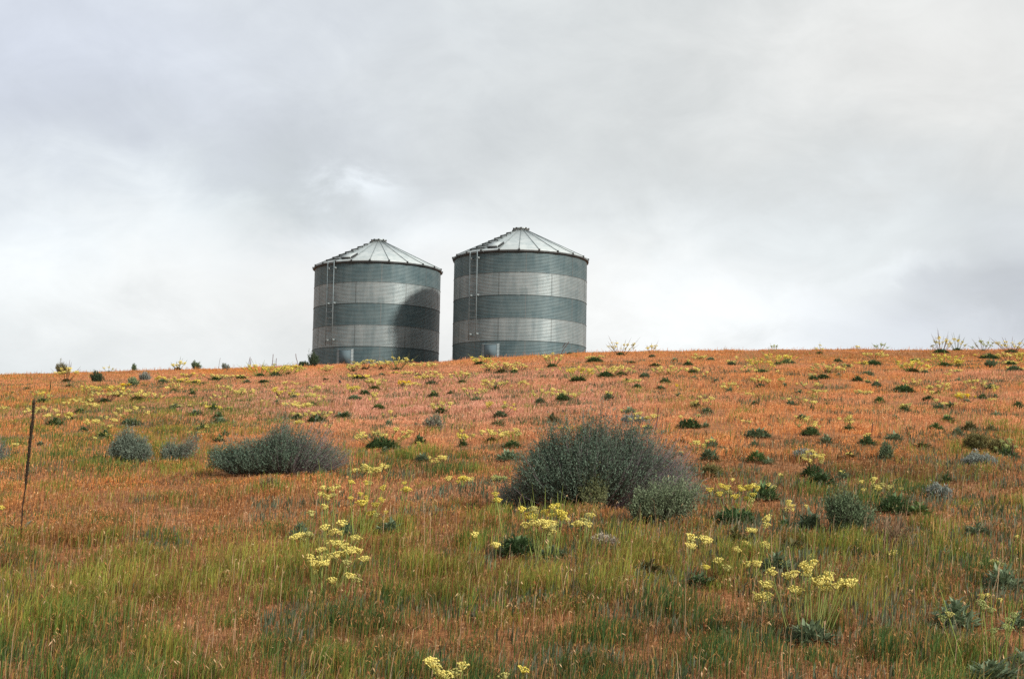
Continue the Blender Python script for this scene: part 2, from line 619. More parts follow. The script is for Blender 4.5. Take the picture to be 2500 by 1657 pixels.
    mb.box(c + np.array(rot) @ np.array([0.30, 0.02, 0.0]), (0.05, 0.6, 0.08), rot, 1)
    mb.build('roof_hatch', [M_ROOF, M_TRIM], roof)
    lad = MB()
    lad_o = None
    zl0, zl1 = RING * 1.0 + 0.05, eave + 0.02
    rl = RB + 0.16
    root = bpy.data.objects.new('ladder', None)
    COL.objects.link(root)
    root.parent = t
    for q in (la, lb):
        mb = MB()
        mb.box(pol(rl, q, (zl0 + zl1) / 2), (0.030, 0.035, zl1 - zl0), Matrix.Rotation(q, 3, 'Z'))
        mb.build('rail', M_LADDER, root)
        for zb in (RING * 1.0 + 0.32, RING * 3.0 + 0.02, eave - 0.35):
            mb = MB()
            mb.box(pol(RB + 0.09, q + 0.012, zb), (0.04, 0.15, 0.09), Matrix.Rotation(q, 3, 'Z'))
            mb.build('bracket', M_RIB, root)
    z = zl0 + 0.15
    while z < zl1 - 0.1:
        mb = MB()
        mb.tube([pol(rl, la + 0.008, z), pol(rl, lb - 0.008, z)], 0.011, 6)
        mb.build('rung', M_RIB, root)
        z += 0.30
    # door low in the wall
    da = R(door)
    dw, z0, z1 = 0.60, 0.15, RING * 0.80
    d = MB()
    rot = Matrix.Rotation(da, 3, 'Z')
    d.box(pol(RB + 0.045, da, (z0 + z1) / 2), (dw, 0.07, z1 - z0), rot)
    d.box(pol(RB + 0.09, da, (z0 + z1) / 2), (dw - 0.10, 0.02, z1 - z0 - 0.10), rot)
    do = d.build('door', M_DOOR, t)
    fl = MB()
    zm = (z0 + z1) / 2
    V0 = []
    # flashing: a sheet collar flared from the door frame back to the round wall
    for sgn in (-1, 1):
        pin = [pol(RB + 0.085, da + sgn * (dw / 2 + 0.01) / RB, z) for z in (z0, z1 + 0.02)]
        pout = [pol(RB + 0.016, da + sgn * (dw / 2 + (0.20 if sgn < 0 else 0.11)) / RB, z) for z in (z0, z1 + 0.07)]
        n_ = 13
        A, B = [], []
        for k in range(n_):
            f = k / (n_ - 1)
            wob = 0.012 * math.sin(f * math.pi * 9)
            A.append(pin[0] * (1 - f) + pin[1] * f + pol(wob, da, 0))
            B.append(pout[0] * (1 - f) + pout[1] * f + pol(wob, da, 0))
        F = [[k, k + 1, n_ + k + 1, n_ + k] if sgn < 0 else [k, n_ + k, n_ + k + 1, k + 1] for k in range(n_ - 1)]
        fl.add(A + B, [np.array(F)])
    top = [pol(RB + 0.085, da - (dw / 2 + 0.01) / RB, z1 + 0.02), pol(RB + 0.085, da + (dw / 2 + 0.01) / RB, z1 + 0.02),
           pol(RB + 0.016, da + (dw / 2 + 0.11) / RB, z1 + 0.07), pol(RB + 0.016, da - (dw / 2 + 0.20) / RB, z1 + 0.07)]
    fl.add(top, [np.array([[0, 1, 2, 3]])])
    fl.build('door_flashing', M_FLASH, do, smooth=False)
    return t


zL = CAM_H + 6.67 - 0.03
zR = CAM_H + 6.70 - 0.03
rl_, rr_ = ray(918, 844), ray(1268, 830)
binL = (rl_[0] * 72.0, 72.0)
binR = (rr_[0] * 68.0, 68.0)
grain_bin(*binL, CAM_H + ray(920, 844.6)[2] * 68.8, math.atan2(-binL[0], binL[1]), 3.4, R(-7.0), (-47.4, -40.0), -27.0,
          'left galvanised grain bin with a shadow across its right side', None)
grain_bin(*binR, CAM_H + ray(1268, 830.3)[2] * 64.8, math.atan2(-binR[0], binR[1]), 4.6, R(-1.3), (-44.6, -37.0), -23.8,
          'right galvanised grain bin standing closer and fully sunlit', None)


# x, y of the foot, leaf width, leaf tone, number of heads, head spread, stem height, head tone  (photo pixels)
P_ = [
 # skyline and upper slope, left
 (162,929,22,'o',13,40,34,'p'),(169,942,20,'d',0,0,0,'p'),(67,947,12,'d',0,0,0,'p'),(31,958,13,'k',0,0,0,'p'),(104,978,32,'d',7,36,26,'y'),
 (256,979,38,'d',13,70,34,'p'),(286,964,26,'d',10,44,26,'y'),(225,957,14,'o',8,44,18,'y'),(306,942,10,'k',6,18,10,'b'),(336,976,46,'o',14,60,26,'p'),
 (382,973,10,'o',5,46,18,'p'),(197,1002,28,'d',8,60,36,'p'),(222,992,10,'o',4,26,14,'p'),(135,1032,38,'d',7,64,38,'p'),(172,1018,20,'d',4,24,14,'y'),
 (92,1006,8,'o',5,44,20,'p'),(70,1012,10,'s',3,20,16,'p'),(322,1032,54,'s',11,84,44,'p'),(240,1052,14,'o',9,60,42,'p'),(256,1064,44,'d',3,26,12,'p'),
 (205,1047,28,'d',0,0,0,'p'),(232,1070,0,'-',1,2,10,'p'),(146,1090,0,'-',1,2,14,'p'),(8,1003,0,'-',3,18,14,'p'),(38,1086,0,'-',2,12,10,'p'),
 (396,932,28,'s',4,28,16,'y'),(98,1079,18,'s',0,0,0,'p'),(52,1078,14,'d',0,0,0,'p'),(266,906,12,'d',3,26,15,'p'),(221,977,15,'d',2,10,8,'p'),
 (434,902,26,'o',8,28,22,'p'),(460,920,12,'g',6,30,12,'y'),(440,934,20,'s',7,36,16,'y'),(473,935,24,'d',5,28,10,'y'),(496,938,20,'d',0,0,0,'p'),
 (425,953,22,'d',7,28,22,'p'),(466,952,18,'d',0,0,0,'p'),(470,959,14,'d',0,0,0,'p'),(528,926,28,'d',8,54,15,'p'),(552,920,0,'-',4,30,8,'p'),
 (590,922,30,'d',4,26,8,'p'),(636,917,30,'d',16,62,28,'y'),(672,915,36,'s',14,60,28,'y'),(704,911,14,'o',9,40,18,'y'),(727,906,12,'o',8,24,16,'y'),
 (644,932,28,'d',0,0,0,'p'),(604,934,22,'s',1,4,6,'p'),(558,970,20,'s',9,54,34,'p'),(590,963,14,'o',8,46,18,'p'),(520,978,0,'-',3,14,22,'p'),
 (537,972,0,'-',3,24,12,'p'),(464,992,22,'d',1,4,12,'p'),(496,987,22,'d',2,20,12,'p'),(478,1008,34,'s',0,0,0,'p'),(523,996,32,'d',5,36,10,'y'),
 (534,1016,34,'d',0,0,0,'p'),(537,1029,36,'s',0,0,0,'p'),(559,997,16,'s',2,20,12,'p'),(571,1032,20,'s',0,0,0,'p'),(428,992,28,'s',3,22,10,'p'),
 (492,1045,28,'d',4,26,12,'p'),(478,1056,0,'-',4,50,8,'p'),(520,1039,20,'s',3,26,10,'p'),(548,1057,24,'d',0,0,0,'p'),(534,1070,28,'d',2,12,6,'p'),
 (645,980,0,'-',2,20,9,'p'),(626,1017,15,'s',0,0,0,'p'),(635,1007,9,'g',0,0,0,'p'),
 # below the left bin
 (692,974,16,'k',11,46,32,'y'),(675,982,17,'s',1,6,22,'p'),(718,970,22,'s',3,18,14,'p'),(720,984,0,'-',3,24,10,'p'),(697,986,0,'-',2,12,8,'p'),
 (763,988,28,'d',6,34,34,'p'),(738,994,8,'o',7,34,14,'p'),(725,1019,34,'d',3,18,20,'p'),(773,1026,48,'d',8,56,30,'p'),(728,1035,0,'-',4,16,14,'y'),
 (800,1044,0,'-',3,20,14,'p'),(752,1036,0,'-',1,2,8,'p'),(832,1012,28,'s',0,0,0,'p'),(795,929,20,'d',0,0,0,'p'),(798,907,16,'o',7,20,16,'p'),
 (706,940,0,'-',4,34,12,'p'),(772,955,0,'-',4,26,18,'p'),(758,968,0,'-',3,18,20,'p'),(790,940,0,'-',1,2,8,'p'),
 (862,905,16,'o',7,30,18,'p'),(890,900,20,'o',14,56,22,'p'),(877,922,42,'d',9,44,10,'y'),(915,947,28,'g',12,40,26,'p'),(890,960,26,'d',0,0,0,'p'),
 (970,903,24,'o',19,54,34,'p'),(930,900,14,'o',8,38,20,'p'),(965,911,20,'k',3,20,6,'y'),(932,914,22,'s',0,0,0,'p'),(990,914,20,'s',4,20,10,'p'),
 (1030,898,0,'-',8,50,18,'p'),(1058,897,0,'-',4,24,12,'p'),(1020,916,20,'d',2,14,6,'p'),(1026,924,0,'-',5,24,9,'y'),(1055,934,28,'s',12,42,30,'p'),
 (985,938,10,'d',6,30,12,'b'),(1010,943,0,'-',5,28,12,'p'),(990,962,0,'-',1,2,24,'p'),(1128,932,26,'d',12,46,30,'p'),(1058,966,30,'d',1,4,22,'p'),
 (1100,959,26,'d',0,0,0,'p'),(912,984,0,'-',4,18,30,'p'),(925,992,38,'k',0,0,0,'p'),(866,972,32,'s',0,0,0,'p'),(845,985,13,'s',0,0,0,'p'),(846,1012,26,'d',0,0,0,'p'),
 (1078,1002,30,'d',6,46,26,'p'),(860,955,12,'d',5,28,20,'y'),(950,1033,22,'s',3,34,40,'p'),(935,1087,112,'d',17,112,50,'p'),(1025,1075,28,'d',2,14,12,'p'),(1022,1092,0,'-',1,2,20,'p'),
 # below the right bin
 (1173,888,34,'d',12,40,20,'y'),(1192,905,20,'d',10,32,20,'p'),(1225,907,30,'o',13,50,24,'p'),(1256,909,26,'d',2,12,14,'p'),(1210,949,24,'d',10,62,26,'p'),
 (1162,974,22,'s',7,46,34,'p'),(1145,995,22,'s',0,0,0,'p'),(1222,1012,40,'s',7,62,38,'y'),(1215,1034,30,'o',0,0,0,'p'),(1130,1082,28,'d',4,16,40,'y'),
 (1200,1072,36,'d',8,64,34,'p'),(1252,1085,46,'d',4,30,44,'p'),(1242,1114,52,'s',0,0,0,'p'),(1032,1117,46,'s',0,0,0,'p'),(1068,1130,0,'-',5,44,26,'p'),
 (868,1153,0,'-',5,14,24,'p'),(892,1152,0,'-',6,16,26,'p'),(915,1156,0,'-',5,20,24,'p'),(937,1143,0,'-',4,20,18,'p'),(1093,1170,0,'-',3,16,16,'p'),
 (1128,1178,0,'-',4,18,34,'y'),(1148,1173,0,'-',3,14,18,'p'),(1218,1168,0,'-',6,36,18,'f'),(940,1097,26,'s',0,0,0,'p'),(886,1102,22,'s',0,0,0,'p'),
 (1262,864,28,'o',9,40,22,'p'),(1391,864,22,'d',0,0,0,'p'),(1348,894,28,'d',12,36,34,'p'),(1268,903,0,'-',7,26,22,'p'),(1411,927,38,'d',15,66,38,'y'),
 (1327,919,20,'s',3,44,22,'p'),(1319,979,28,'s',4,42,36,'p'),(1375,972,48,'d',8,56,28,'p'),(1276,938,0,'-',4,18,12,'p'),(1350,1022,26,'o',0,0,0,'p'),
 (1385,1046,22,'d',5,32,10,'y'),
 # right of the bins
 (1452,882,38,'d',6,34,16,'p'),(1515,867,22,'d',10,56,34,'p'),(1590,862,0,'-',4,24,22,'p'),(1542,884,20,'d',0,0,0,'p'),(1592,870,24,'s',0,0,0,'p'),
 (1600,892,36,'o',1,2,8,'p'),(1647,880,18,'s',1,4,8,'p'),(1480,917,42,'d',14,64,28,'p'),(1518,914,26,'d',11,54,26,'p'),(1530,928,24,'d',3,16,6,'p'),
 (1550,932,0,'-',6,24,10,'p'),(1556,944,26,'d',0,0,0,'p'),(1574,917,32,'s',0,0,0,'p'),(1624,932,34,'d',2,12,6,'p'),(1632,915,16,'o',13,56,26,'p'),
 (1612,948,28,'d',0,0,0,'p'),(1446,954,13,'s',0,0,0,'p'),(1487,970,24,'s',2,18,24,'p'),(1656,967,20,'s',3,10,12,'b'),(1652,944,0,'-',1,2,10,'b'),
 (1537,1002,30,'s',4,26,8,'p'),(1572,1034,10,'o',7,60,34,'p'),(1582,1042,36,'d',2,24,10,'p'),(1682,1037,54,'d',3,40,40,'p'),(1680,889,30,'d',1,4,14,'p'),
 (1708,878,18,'g',7,30,16,'p'),(1735,878,28,'s',0,0,0,'p'),(1691,908,28,'g',5,38,16,'p'),(1694,922,20,'s',0,0,0,'p'),(1720,920,18,'s',2,20,18,'p'),
 (1785,888,28,'s',4,18,12,'p'),(1799,880,0,'-',2,6,12,'p'),(1861,908,34,'d',13,56,38,'y'),(1825,910,16,'s',5,24,22,'p'),(1922,884,40,'s',4,36,20,'y'),
 (1898,888,22,'d',10,60,26,'y'),(2001,862,20,'d',3,14,22,'p'),(1891,858,0,'-',3,14,20,'f'),(1857,940,26,'s',10,38,26,'p'),(1909,930,0,'-',4,14,12,'p'),
 (1898,910,18,'s',1,4,8,'p'),(2045,882,26,'d',1,4,4,'p'),(2020,908,16,'o',13,62,22,'p'),(2010,920,36,'d',1,4,4,'p'),(1985,923,30,'d',2,14,18,'p'),
 (2067,894,26,'s',3,20,8,'p'),(2047,917,22,'s',0,0,0,'p'),(1781,957,22,'s',5,34,28,'p'),(1747,930,24,'s',0,0,0,'p'),(1726,1002,38,'s',1,4,6,'p'),
 (1714,996,0,'-',6,44,38,'p'),(1700,990,28,'o',3,18,10,'f'),(1843,984,30,'d',0,0,0,'p'),(1827,966,0,'-',4,22,12,'p'),(1930,987,42,'s',3,46,34,'p'),
 (1953,959,24,'s',1,4,12,'p'),(1975,944,0,'-',6,56,14,'p'),(1914,940,14,'s',0,0,0,'p'),(1995,960,0,'-',6,34,16,'p'),(1980,995,24,'s',3,26,26,'p'),
 # near the right edge
 (2297,860,36,'d',10,38,38,'p'),(2337,855,30,'d',8,32,30,'p'),(2401,856,14,'d',7,40,26,'f'),(2469,859,48,'d',12,66,28,'p'),(2096,854,0,'-',2,8,12,'p'),
 (2149,853,8,'d',5,26,18,'f'),(2133,888,44,'d',2,12,4,'p'),(2135,872,0,'-',10,60,14,'p'),(2104,890,18,'o',5,24,10,'y'),(2225,906,44,'o',15,66,28,'y'),
 (2258,907,26,'s',2,24,16,'p'),(2233,880,22,'d',3,20,8,'p'),(2305,891,38,'g',15,66,28,'y'),(2340,892,12,'o',9,24,18,'y'),(2414,874,46,'d',9,48,12,'y'),
 (2462,884,10,'o',11,36,28,'p'),(2467,889,34,'d',8,48,12,'p'),(2492,882,10,'o',8,28,22,'y'),(2476,902,40,'s',4,46,10,'p'),(2417,892,24,'d',0,0,0,'p'),
 (2118,912,28,'s',1,4,14,'p'),(2094,926,28,'d',0,0,0,'p'),(2119,932,18,'s',2,10,10,'p'),(2140,939,32,'s',1,4,16,'p'),(2205,952,54,'d',2,26,20,'p'),
 (2225,940,0,'-',4,44,20,'p'),(2334,907,16,'s',5,24,8,'p'),(2315,916,0,'-',3,14,10,'p'),(2340,927,20,'s',0,0,0,'p'),(2290,957,14,'d',9,50,30,'p'),
 (2266,972,30,'d',2,18,28,'p'),(2147,977,30,'g',0,0,0,'p'),(2208,999,28,'d',5,18,24,'p'),(2100,962,0,'-',4,20,14,'p'),(2122,958,0,'-',3,14,8,'p'),
 (2360,980,30,'s',5,40,26,'b'),(2342,974,0,'-',5,18,20,'y'),(2398,969,20,'d',7,46,50,'p'),(2430,964,18,'s',2,18,26,'y'),(2420,944,36,'s',0,0,0,'p'),
 (2422,976,0,'-',2,18,9,'p'),(2486,990,34,'d',0,0,0,'p'),(2292,992,26,'s',3,22,26,'p'),(2322,989,22,'d',2,26,12,'p'),(2365,936,0,'-',4,26,12,'p'),
 # middle slope, right half
 (1724,1035,22,'s',0,0,0,'p'),(1738,1084,32,'s',2,14,24,'p'),(1708,1098,0,'-',5,34,36,'p'),(1733,1114,60,'s',0,0,0,'p'),(1662,1105,22,'d',1,4,10,'p'),(1665,1074,22,'o',0,0,0,'p'),
 (1850,1060,60,'s',1,4,4,'p'),(1840,1080,20,'s',0,0,0,'p'),(1958,1018,32,'s',3,32,8,'p'),(1980,1054,56,'d',4,44,40,'p'),(2017,1075,36,'s',0,0,0,'p'),
 (2072,1045,30,'d',4,16,36,'p'),(2049,1024,0,'-',1,2,14,'p'),(1848,1117,62,'g',0,0,0,'p'),(1876,1122,26,'s',0,0,0,'p'),(1985,1152,72,'d',11,54,62,'p'),
 (2005,1172,62,'d',0,0,0,'p'),(1822,1030,0,'-',3,20,14,'p'),(1788,1172,0,'-',1,2,18,'p'),(1905,1160,0,'-',1,2,12,'p'),(1866,1207,80,'d',4,60,40,'p'),
 (2055,1160,36,'s',1,4,22,'p'),(2074,1110,26,'d',2,10,10,'p'),(2050,1112,22,'o',0,0,0,'p'),
 (2312,1024,42,'d',1,4,26,'f'),(2186,1016,22,'s',0,0,0,'p'),(2283,1042,44,'g',0,0,0,'p'),(2366,1044,40,'o',0,0,0,'p'),(2420,1045,28,'o',0,0,0,'p'),
 (2338,1054,36,'s',0,0,0,'p'),(2219,1042,20,'s',0,0,0,'p'),(2432,1010,24,'s',0,0,0,'p'),(2117,1080,52,'d',1,4,30,'p'),(2182,1067,36,'s',0,0,0,'p'),
 (2254,1084,36,'o',0,0,0,'p'),(2385,1088,64,'o',0,0,0,'p'),(2460,1107,54,'d',4,40,44,'f'),(2138,1212,30,'d',8,66,60,'p'),(2200,1195,0,'-',1,2,18,'p'),
 (2198,1170,28,'d',0,0,0,'p'),(2309,1167,28,'d',0,0,0,'p'),
 # foreground, right
 (2185,1238,100,'d',1,4,12,'p'),(2238,1242,56,'g',0,0,0,'p'),(1795,1264,98,'d',0,0,0,'p'),(1915,1274,34,'s',0,0,0,'p'),(1975,1278,62,'s',0,0,0,'p'),
 (1895,1378,88,'s',2,20,26,'p'),(1710,1412,62,'d',0,0,0,'p'),(1980,1548,130,'s',0,0,0,'p'),(2450,1424,112,'s',0,0,0,'p'),(2385,1292,52,'s',0,0,0,'p'),
 (2305,1348,42,'s',0,0,0,'p'),(2330,1512,132,'s',0,0,0,'p'),(2420,1648,136,'s',0,0,0,'p'),(2490,1594,60,'s',0,0,0,'p'),(2480,1514,62,'s',0,0,0,'p'),
 (1932,1328,52,'o',0,0,0,'p'),(1798,1312,52,'o',0,0,0,'p'),(1585,1388,62,'o',0,0,0,'p'),(1820,1330,0,'-',2,10,24,'p'),(1981,1358,0,'-',1,2,16,'p'),
 (2180,1352,0,'-',1,2,22,'p'),(2483,1312,0,'-',1,2,22,'p'),(2425,1385,0,'-',6,50,30,'f'),(2405,1460,0,'-',3,18,28,'p'),(2440,1468,0,'-',1,2,14,'p'),
 (1870,1290,0,'-',2,10,26,'p'),(2060,1205,0,'-',1,2,14,'p'),(1927,1248,0,'-',4,14,40,'p'),(1970,1238,0,'-',1,2,18,'p'),(2052,1222,0,'-',3,8,14,'p'),
 # foreground, centre and left
 (735,1303,74,'s',0,0,0,'p'),(845,1298,64,'s',0,0,0,'p'),(950,1288,54,'s',0,0,0,'p'),(1265,1338,104,'d',0,0,0,'p'),(1350,1345,70,'s',0,0,0,'p'),
 (6,1240,0,'-',1,2,12,'y'),
]
# foreground flowers whose heads are placed one by one: foot, head tone, [(x, y, size)]
H_ = [
 (800,1300,'p',[(788,1189,1),(800,1194,1.1),(812,1192,1.2),(826,1187,1),(790,1204,1),(800,1213,1.2),(793,1236,1.3),(780,1206,.9),(760,1252,1.5),(806,1209,.9),(816,1207,.8)]),
 (868,1300,'y',[(858,1176,1),(895,1178,1.2),(904,1178,.9),(934,1190,1.2),(880,1205,1),(895,1213,1),(882,1226,1.5),(893,1224,1.2),(912,1230,1.1),(920,1231,1.1),(934,1220,1.1),(928,1217,.9),(905,1252,1.3),(918,1256,1),(942,1249,1),(856,1215,.8)]),
 (958,1296,'y',[(988,1194,1.1),(996,1193,1.2),(987,1178,.7)]),
 (735,1352,'p',[(720,1309,1.3),(733,1305,1.2),(741,1311,1.4),(750,1302,1.1),(758,1303,1.1)]),
 (830,1352,'p',[(836,1276,1.4),(792,1286,1.4),(808,1299,1.2),(820,1295,1.3),(832,1299,1.1),(862,1312,1),(874,1311,1),(798,1322,.9)]),
 (800,1432,'p',[(818,1325,1.3),(830,1324,1.2),(841,1332,1.2),(852,1340,1.1),(780,1341,1.2),(791,1339,1),(800,1358,1.2),(812,1356,1.2),(825,1352,1.2),(840,1350,1.2),(855,1345,1.3),(866,1340,1.3),(876,1344,1.1),(783,1360,1)]),
 (782,1440,'p',[(757,1364,1.3),(763,1372,1.3),(775,1376,1.4),(788,1374,1.2),(796,1372,1.3),(768,1392,1),(757,1356,.9)]),
 (842,1448,'p',[(846,1371,1.1),(886,1362,1.1),(896,1362,1),(811,1415,1.3),(850,1402,1.3),(861,1405,1.1),(873,1414,1)]),
 (1332,1352,'y',[(1275,1243,1.3),(1302,1240,1.2),(1308,1247,1.1),(1290,1257,1.4),(1304,1260,1.2),(1330,1248,1.1),(1350,1236,1.2),(1362,1232,.9),(1345,1257,1),(1366,1249,1.4),(1378,1255,1.3),(1372,1262,1.2)]),
 (1322,1362,'p',[(1285,1281,1.3),(1298,1275,1.4),(1312,1277,1.4),(1326,1273,1.4),(1340,1275,1.4),(1352,1276,1.3),(1332,1285,1.2),(1346,1288,1.3),(1338,1298,1.2),(1352,1296,1)]),
 (1425,1325,'p',[(1405,1278,1.3),(1416,1276,1.2),(1428,1272,1.3),(1437,1279,1.3),(1434,1255,1),(1444,1256,1),(1385,1266,.8)]),
 (1230,1292,'y',[(1209,1205,1),(1213,1218,1.2),(1218,1220,1),(1210,1220,.9)]),
 (1162,1355,'p',[(1160,1304,1.3)]),
 (1212,1378,'p',[(1211,1329,1.3)]),
 (1090,1690,'p',[(1047,1612,1.3),(1054,1616,1.4),(1062,1624,1.3),(1067,1630,1.1),(1078,1646,1.4),(1090,1645,1.3),(1108,1640,1.4),(1110,1648,1.1),(1129,1623,1.3)]),
 (1228,1680,'y',[(1229,1648,1.1),(1278,1633,1)]),
 (1692,1372,'p',[(1687,1309,1.5),(1687,1321,1.4),(1683,1330,1.1),(1691,1331,1.4)]),
 (1726,1358,'p',[(1717,1313,1.1),(1722,1319,1.3),(1730,1319,1.3)]),
 (1798,1372,'p',[(1795,1339,1.2),(1801,1342,.9)]),
 (1752,1394,'p',[(1752,1367,1.3)]),
 (1776,1412,'p',[(1775,1385,1.3)]),
 (1725,1408,'y',[(1724,1383,1)]),
 (1830,1408,'p',[(1825,1375,1.4),(1845,1373,1.4),(1852,1375,1.2)]),
 (1868,1362,'p',[(1862,1328,1.3),(1870,1326,1.3),(1874,1332,1)]),
 (1838,1312,'p',[(1830,1293,1),(1842,1294,1.1),(1872,1264,1.3)]),
 (1975,1535,'p',[(1880,1394,1.3),(1888,1397,1),(1960,1376,1),(1968,1383,1.4),(1976,1387,1),(1983,1373,1.2),(1925,1403,1.3),(1938,1399,1.3),(1965,1400,.9),(1975,1400,.9),(1990,1416,1.3),(2002,1418,1.2),(2010,1410,1.3),(2020,1416,1.4),(2022,1402,1.1),(2030,1400,1),(2000,1428,.9),(2008,1436,.9),(2024,1435,1),(2042,1428,1.1),(2052,1427,1.3),(2062,1421,1.4),(2075,1421,1.5),(1935,1437,1.1),(1950,1441,1.2)]),
 (1900,1520,'p',[(1868,1426,1.2),(1879,1423,1.2),(1873,1430,1),(1850,1456,1.4),(1862,1454,1.2),(1869,1453,1.4)]),
 (1800,1256,'y',[(1733,1195,1),(1760,1184,1),(1773,1189,1.2),(1756,1204,1.1),(1766,1200,.8),(1782,1201,1),(1806,1187,1.1),(1810,1193,1),(1825,1188,1.3),(1833,1187,1),(1849,1190,1.3),(1838,1206,.9),(1794,1211,1.2),(1825,1216,1.2),(1834,1219,1),(1800,1232,.8)]),
 (2425,1625,'f',[(2302,1507,1.2),(2318,1498,.9),(2395,1470,1),(2402,1479,1.1),(2420,1488,.9),(2455,1527,1),(2465,1532,1.1),(2462,1512,.8),(2475,1500,.9),(2425,1538,.9)]),
]



# ------------------------------------------------------------------ what grows where (colour and cover of the ground)
def field(px, py, blobs):
    s = np.zeros_like(px)
    for bx, by, sx, sy, amp in blobs:
        s += amp * np.exp(-0.5 * (((px - bx) / sx) ** 2 + ((py - by) / sy) ** 2))
    return s


GREEN_BLOBS = [(200, 1450, 330, 120, 0.55), (1050, 1460, 330, 120, 0.55), (700, 1560, 600, 100, 0.55), (1900, 1500, 500, 140, 0.35), (2350, 1330, 250, 90, 0.3),
               (1060, 1138, 170, 27, 1.2), (1010, 1160, 90, 20, 0.3), (130, 1130, 130, 55, 0.45), (450, 1130, 70, 50, 0.45), (400, 1020, 150, 40, 0.35), (200, 1010, 200, 40, 0.2), (620, 1010, 80, 25, 0.2), (300, 1130, 250, 50, 0.25), (1850, 1200, 200, 35, 0.55),
               (2350, 1195, 140, 35, 0.5), (2360, 1090, 90, 30, 0.4), (2050, 1240, 150, 30, 0.4), (2440, 1090, 60, 22, 0.4), (30, 915, 90, 14, 0.35), (420, 1060, 60, 25, 0.3), (1750, 1330, 300, 60, 0.25),
               (400, 1400, 200, 80, 0.2), (1500, 1400, 300, 60, 0.15)]
BROWN_BLOBS = [(150, 1000, 250, 50, 0.25), (500, 1090, 200, 30, 0.2), (800, 1230, 350, 60, 0.25), (1700, 1180, 100, 40, 0.3), (1400, 1500, 300, 80, 0.3), (150, 1600, 200, 60, 0.4), (420, 1235, 330, 35, 0.6), (2050, 1160, 330, 30, 0.75), (1880, 1185, 120, 30, 0.5), (2300, 1180, 180, 30, 0.5), (2300, 866, 250, 8, 0.6), (1900, 868, 160, 8, 0.3), (150, 905, 200, 8, 0.5),
               (2100, 1250, 350, 50, 0.35), (650, 1500, 400, 100, 0.3), (1700, 1450, 500, 120, 0.35), (2200, 1620, 400, 60, 0.4)]
PINK_BLOBS = [(1000, 975, 420, 60, 0.8), (700, 1000, 160, 30, 0.4), (1050, 1205, 230, 18, 0.8), (1450, 940, 200, 30, 0.5), (2400, 950, 150, 40, 0.4),
              (2250, 1290, 250, 40, 0.5), (1450, 1240, 180, 20, 0.6), (120, 1180, 150, 40, 0.3)]
ORANGE_BLOBS = [(565, 908, 55, 9, 1.5), (1850, 1020, 300, 60, 0.6), (2150, 1130, 300, 30, 0.4), (1750, 1290, 90, 18, 0.9), (500, 1170, 250, 25, 0.6), (300, 1000, 200, 40, 0.3), (50, 960, 120, 25, 0.5)]

N_TRY = 950000
u = rng.random(N_TRY)
d0, d1 = 4.3, 84.0
p = 0.60                       # share of blades grows slowly with distance
dd = (d0 ** p + u * (d1 ** p - d0 ** p)) ** (1 / p)
xx = (rng.random(N_TRY) * 2 - 1) * (0.415 * dd + 0.9)
# the turf runs on to both sides, a little thinner
N_SIDE = 420000
ds = (3.0 ** 0.6 + rng.random(N_SIDE) * (70.0 ** 0.6 - 3.0 ** 0.6)) ** (1 / 0.6)
xsd = np.where(rng.random(N_SIDE) < 0.5, -1, 1) * (0.41 * ds + 0.9 + rng.random(N_SIDE) * (4.2 + 0.03 * ds))
xx, dd = np.concatenate([xx, xsd]), np.concatenate([dd, ds])
N_TRY += N_SIDE
# blades stand in tufts
tk = rng.random(N_TRY) < 0.6
ts = 0.05 + 0.006 * dd
cellx, celly = np.floor(xx / (ts * 4)), np.floor(dd / (ts * 4))
hx = np.sin(cellx * 91.7 + celly * 47.3) * 4375.85
hy = np.sin(cellx * 23.1 + celly * 153.9) * 9631.4
tx = (cellx + hx - np.floor(hx)) * ts * 4
ty = (celly + hy - np.floor(hy)) * ts * 4
sp = rng.normal(0, 1, (N_TRY, 2)) * ts[:, None] * 0.75
xx = np.where(tk, tx + sp[:, 0], xx)
dd = np.where(tk, ty + sp[:, 1], dd)
ok = (dd > 3.0) & (np.hypot(xx - binL[0], dd - binL[1]) > RB + 0.1) & (np.hypot(xx - binR[0], dd - binR[1]) > RB + 0.1)
xx, dd = xx[ok], dd[ok]
zz = ground_z(xx, dd)
PX, PY = to_px(xx, dd, zz)
PX, PY = np.clip(PX, -150, 2650), np.minimum(PY, 1700)
n_a = fnoise(xx, dd, 2.4, 1)
n_b = fnoise(xx, dd, 0.9, 4)
n_c = fnoise(xx * 0.6, dd, 6.0, 8)
n_d = fnoise(xx, dd, 0.45, 12)
n_e = fnoise(xx, dd * 0.8, 1.3, 21)
jt = 0.12 + 0.88 * np.clip((PY - 1180) / 120, 0, 1)
PYn = PY + ((n_e - 0.5) * 300 + (n_d - 0.5) * 120) * jt
PXn = PX + (n_a - 0.5) * 250 * jt
green = field(PXn, np.minimum(PYn, 1530), GREEN_BLOBS) * 1.15 + (n_b - 0.5) * 0.7 + (n_d - 0.5) * 1.1 - 0.04
green = np.where(PYn > 1230, green + 0.24 * np.clip((PYn - 1230) / 260, 0, 1) + 0.08 * np.clip((1700 - PXn) / 300, 0, 1), green)
green = np.clip(green + 0.20 * np.clip((PYn - 1320) / 140, 0, 1), 0, 0.84) * np.clip((PY - 900) / 60, 0.25, 1)
isg = rng.random(len(xx)) < green
lowp = (fnoise(xx, dd * 0.7, 1.1, 51) < 0.42) | ((fnoise(xx, dd, 0.42, 57) < 0.42) & (dd < 16))
isg &= ~(lowp & (rng.random(len(xx)) < 0.4))
thin = lowp & (rng.random(len(xx)) < 0.12)
hlow = np.where(lowp, 0.50, 1.0)
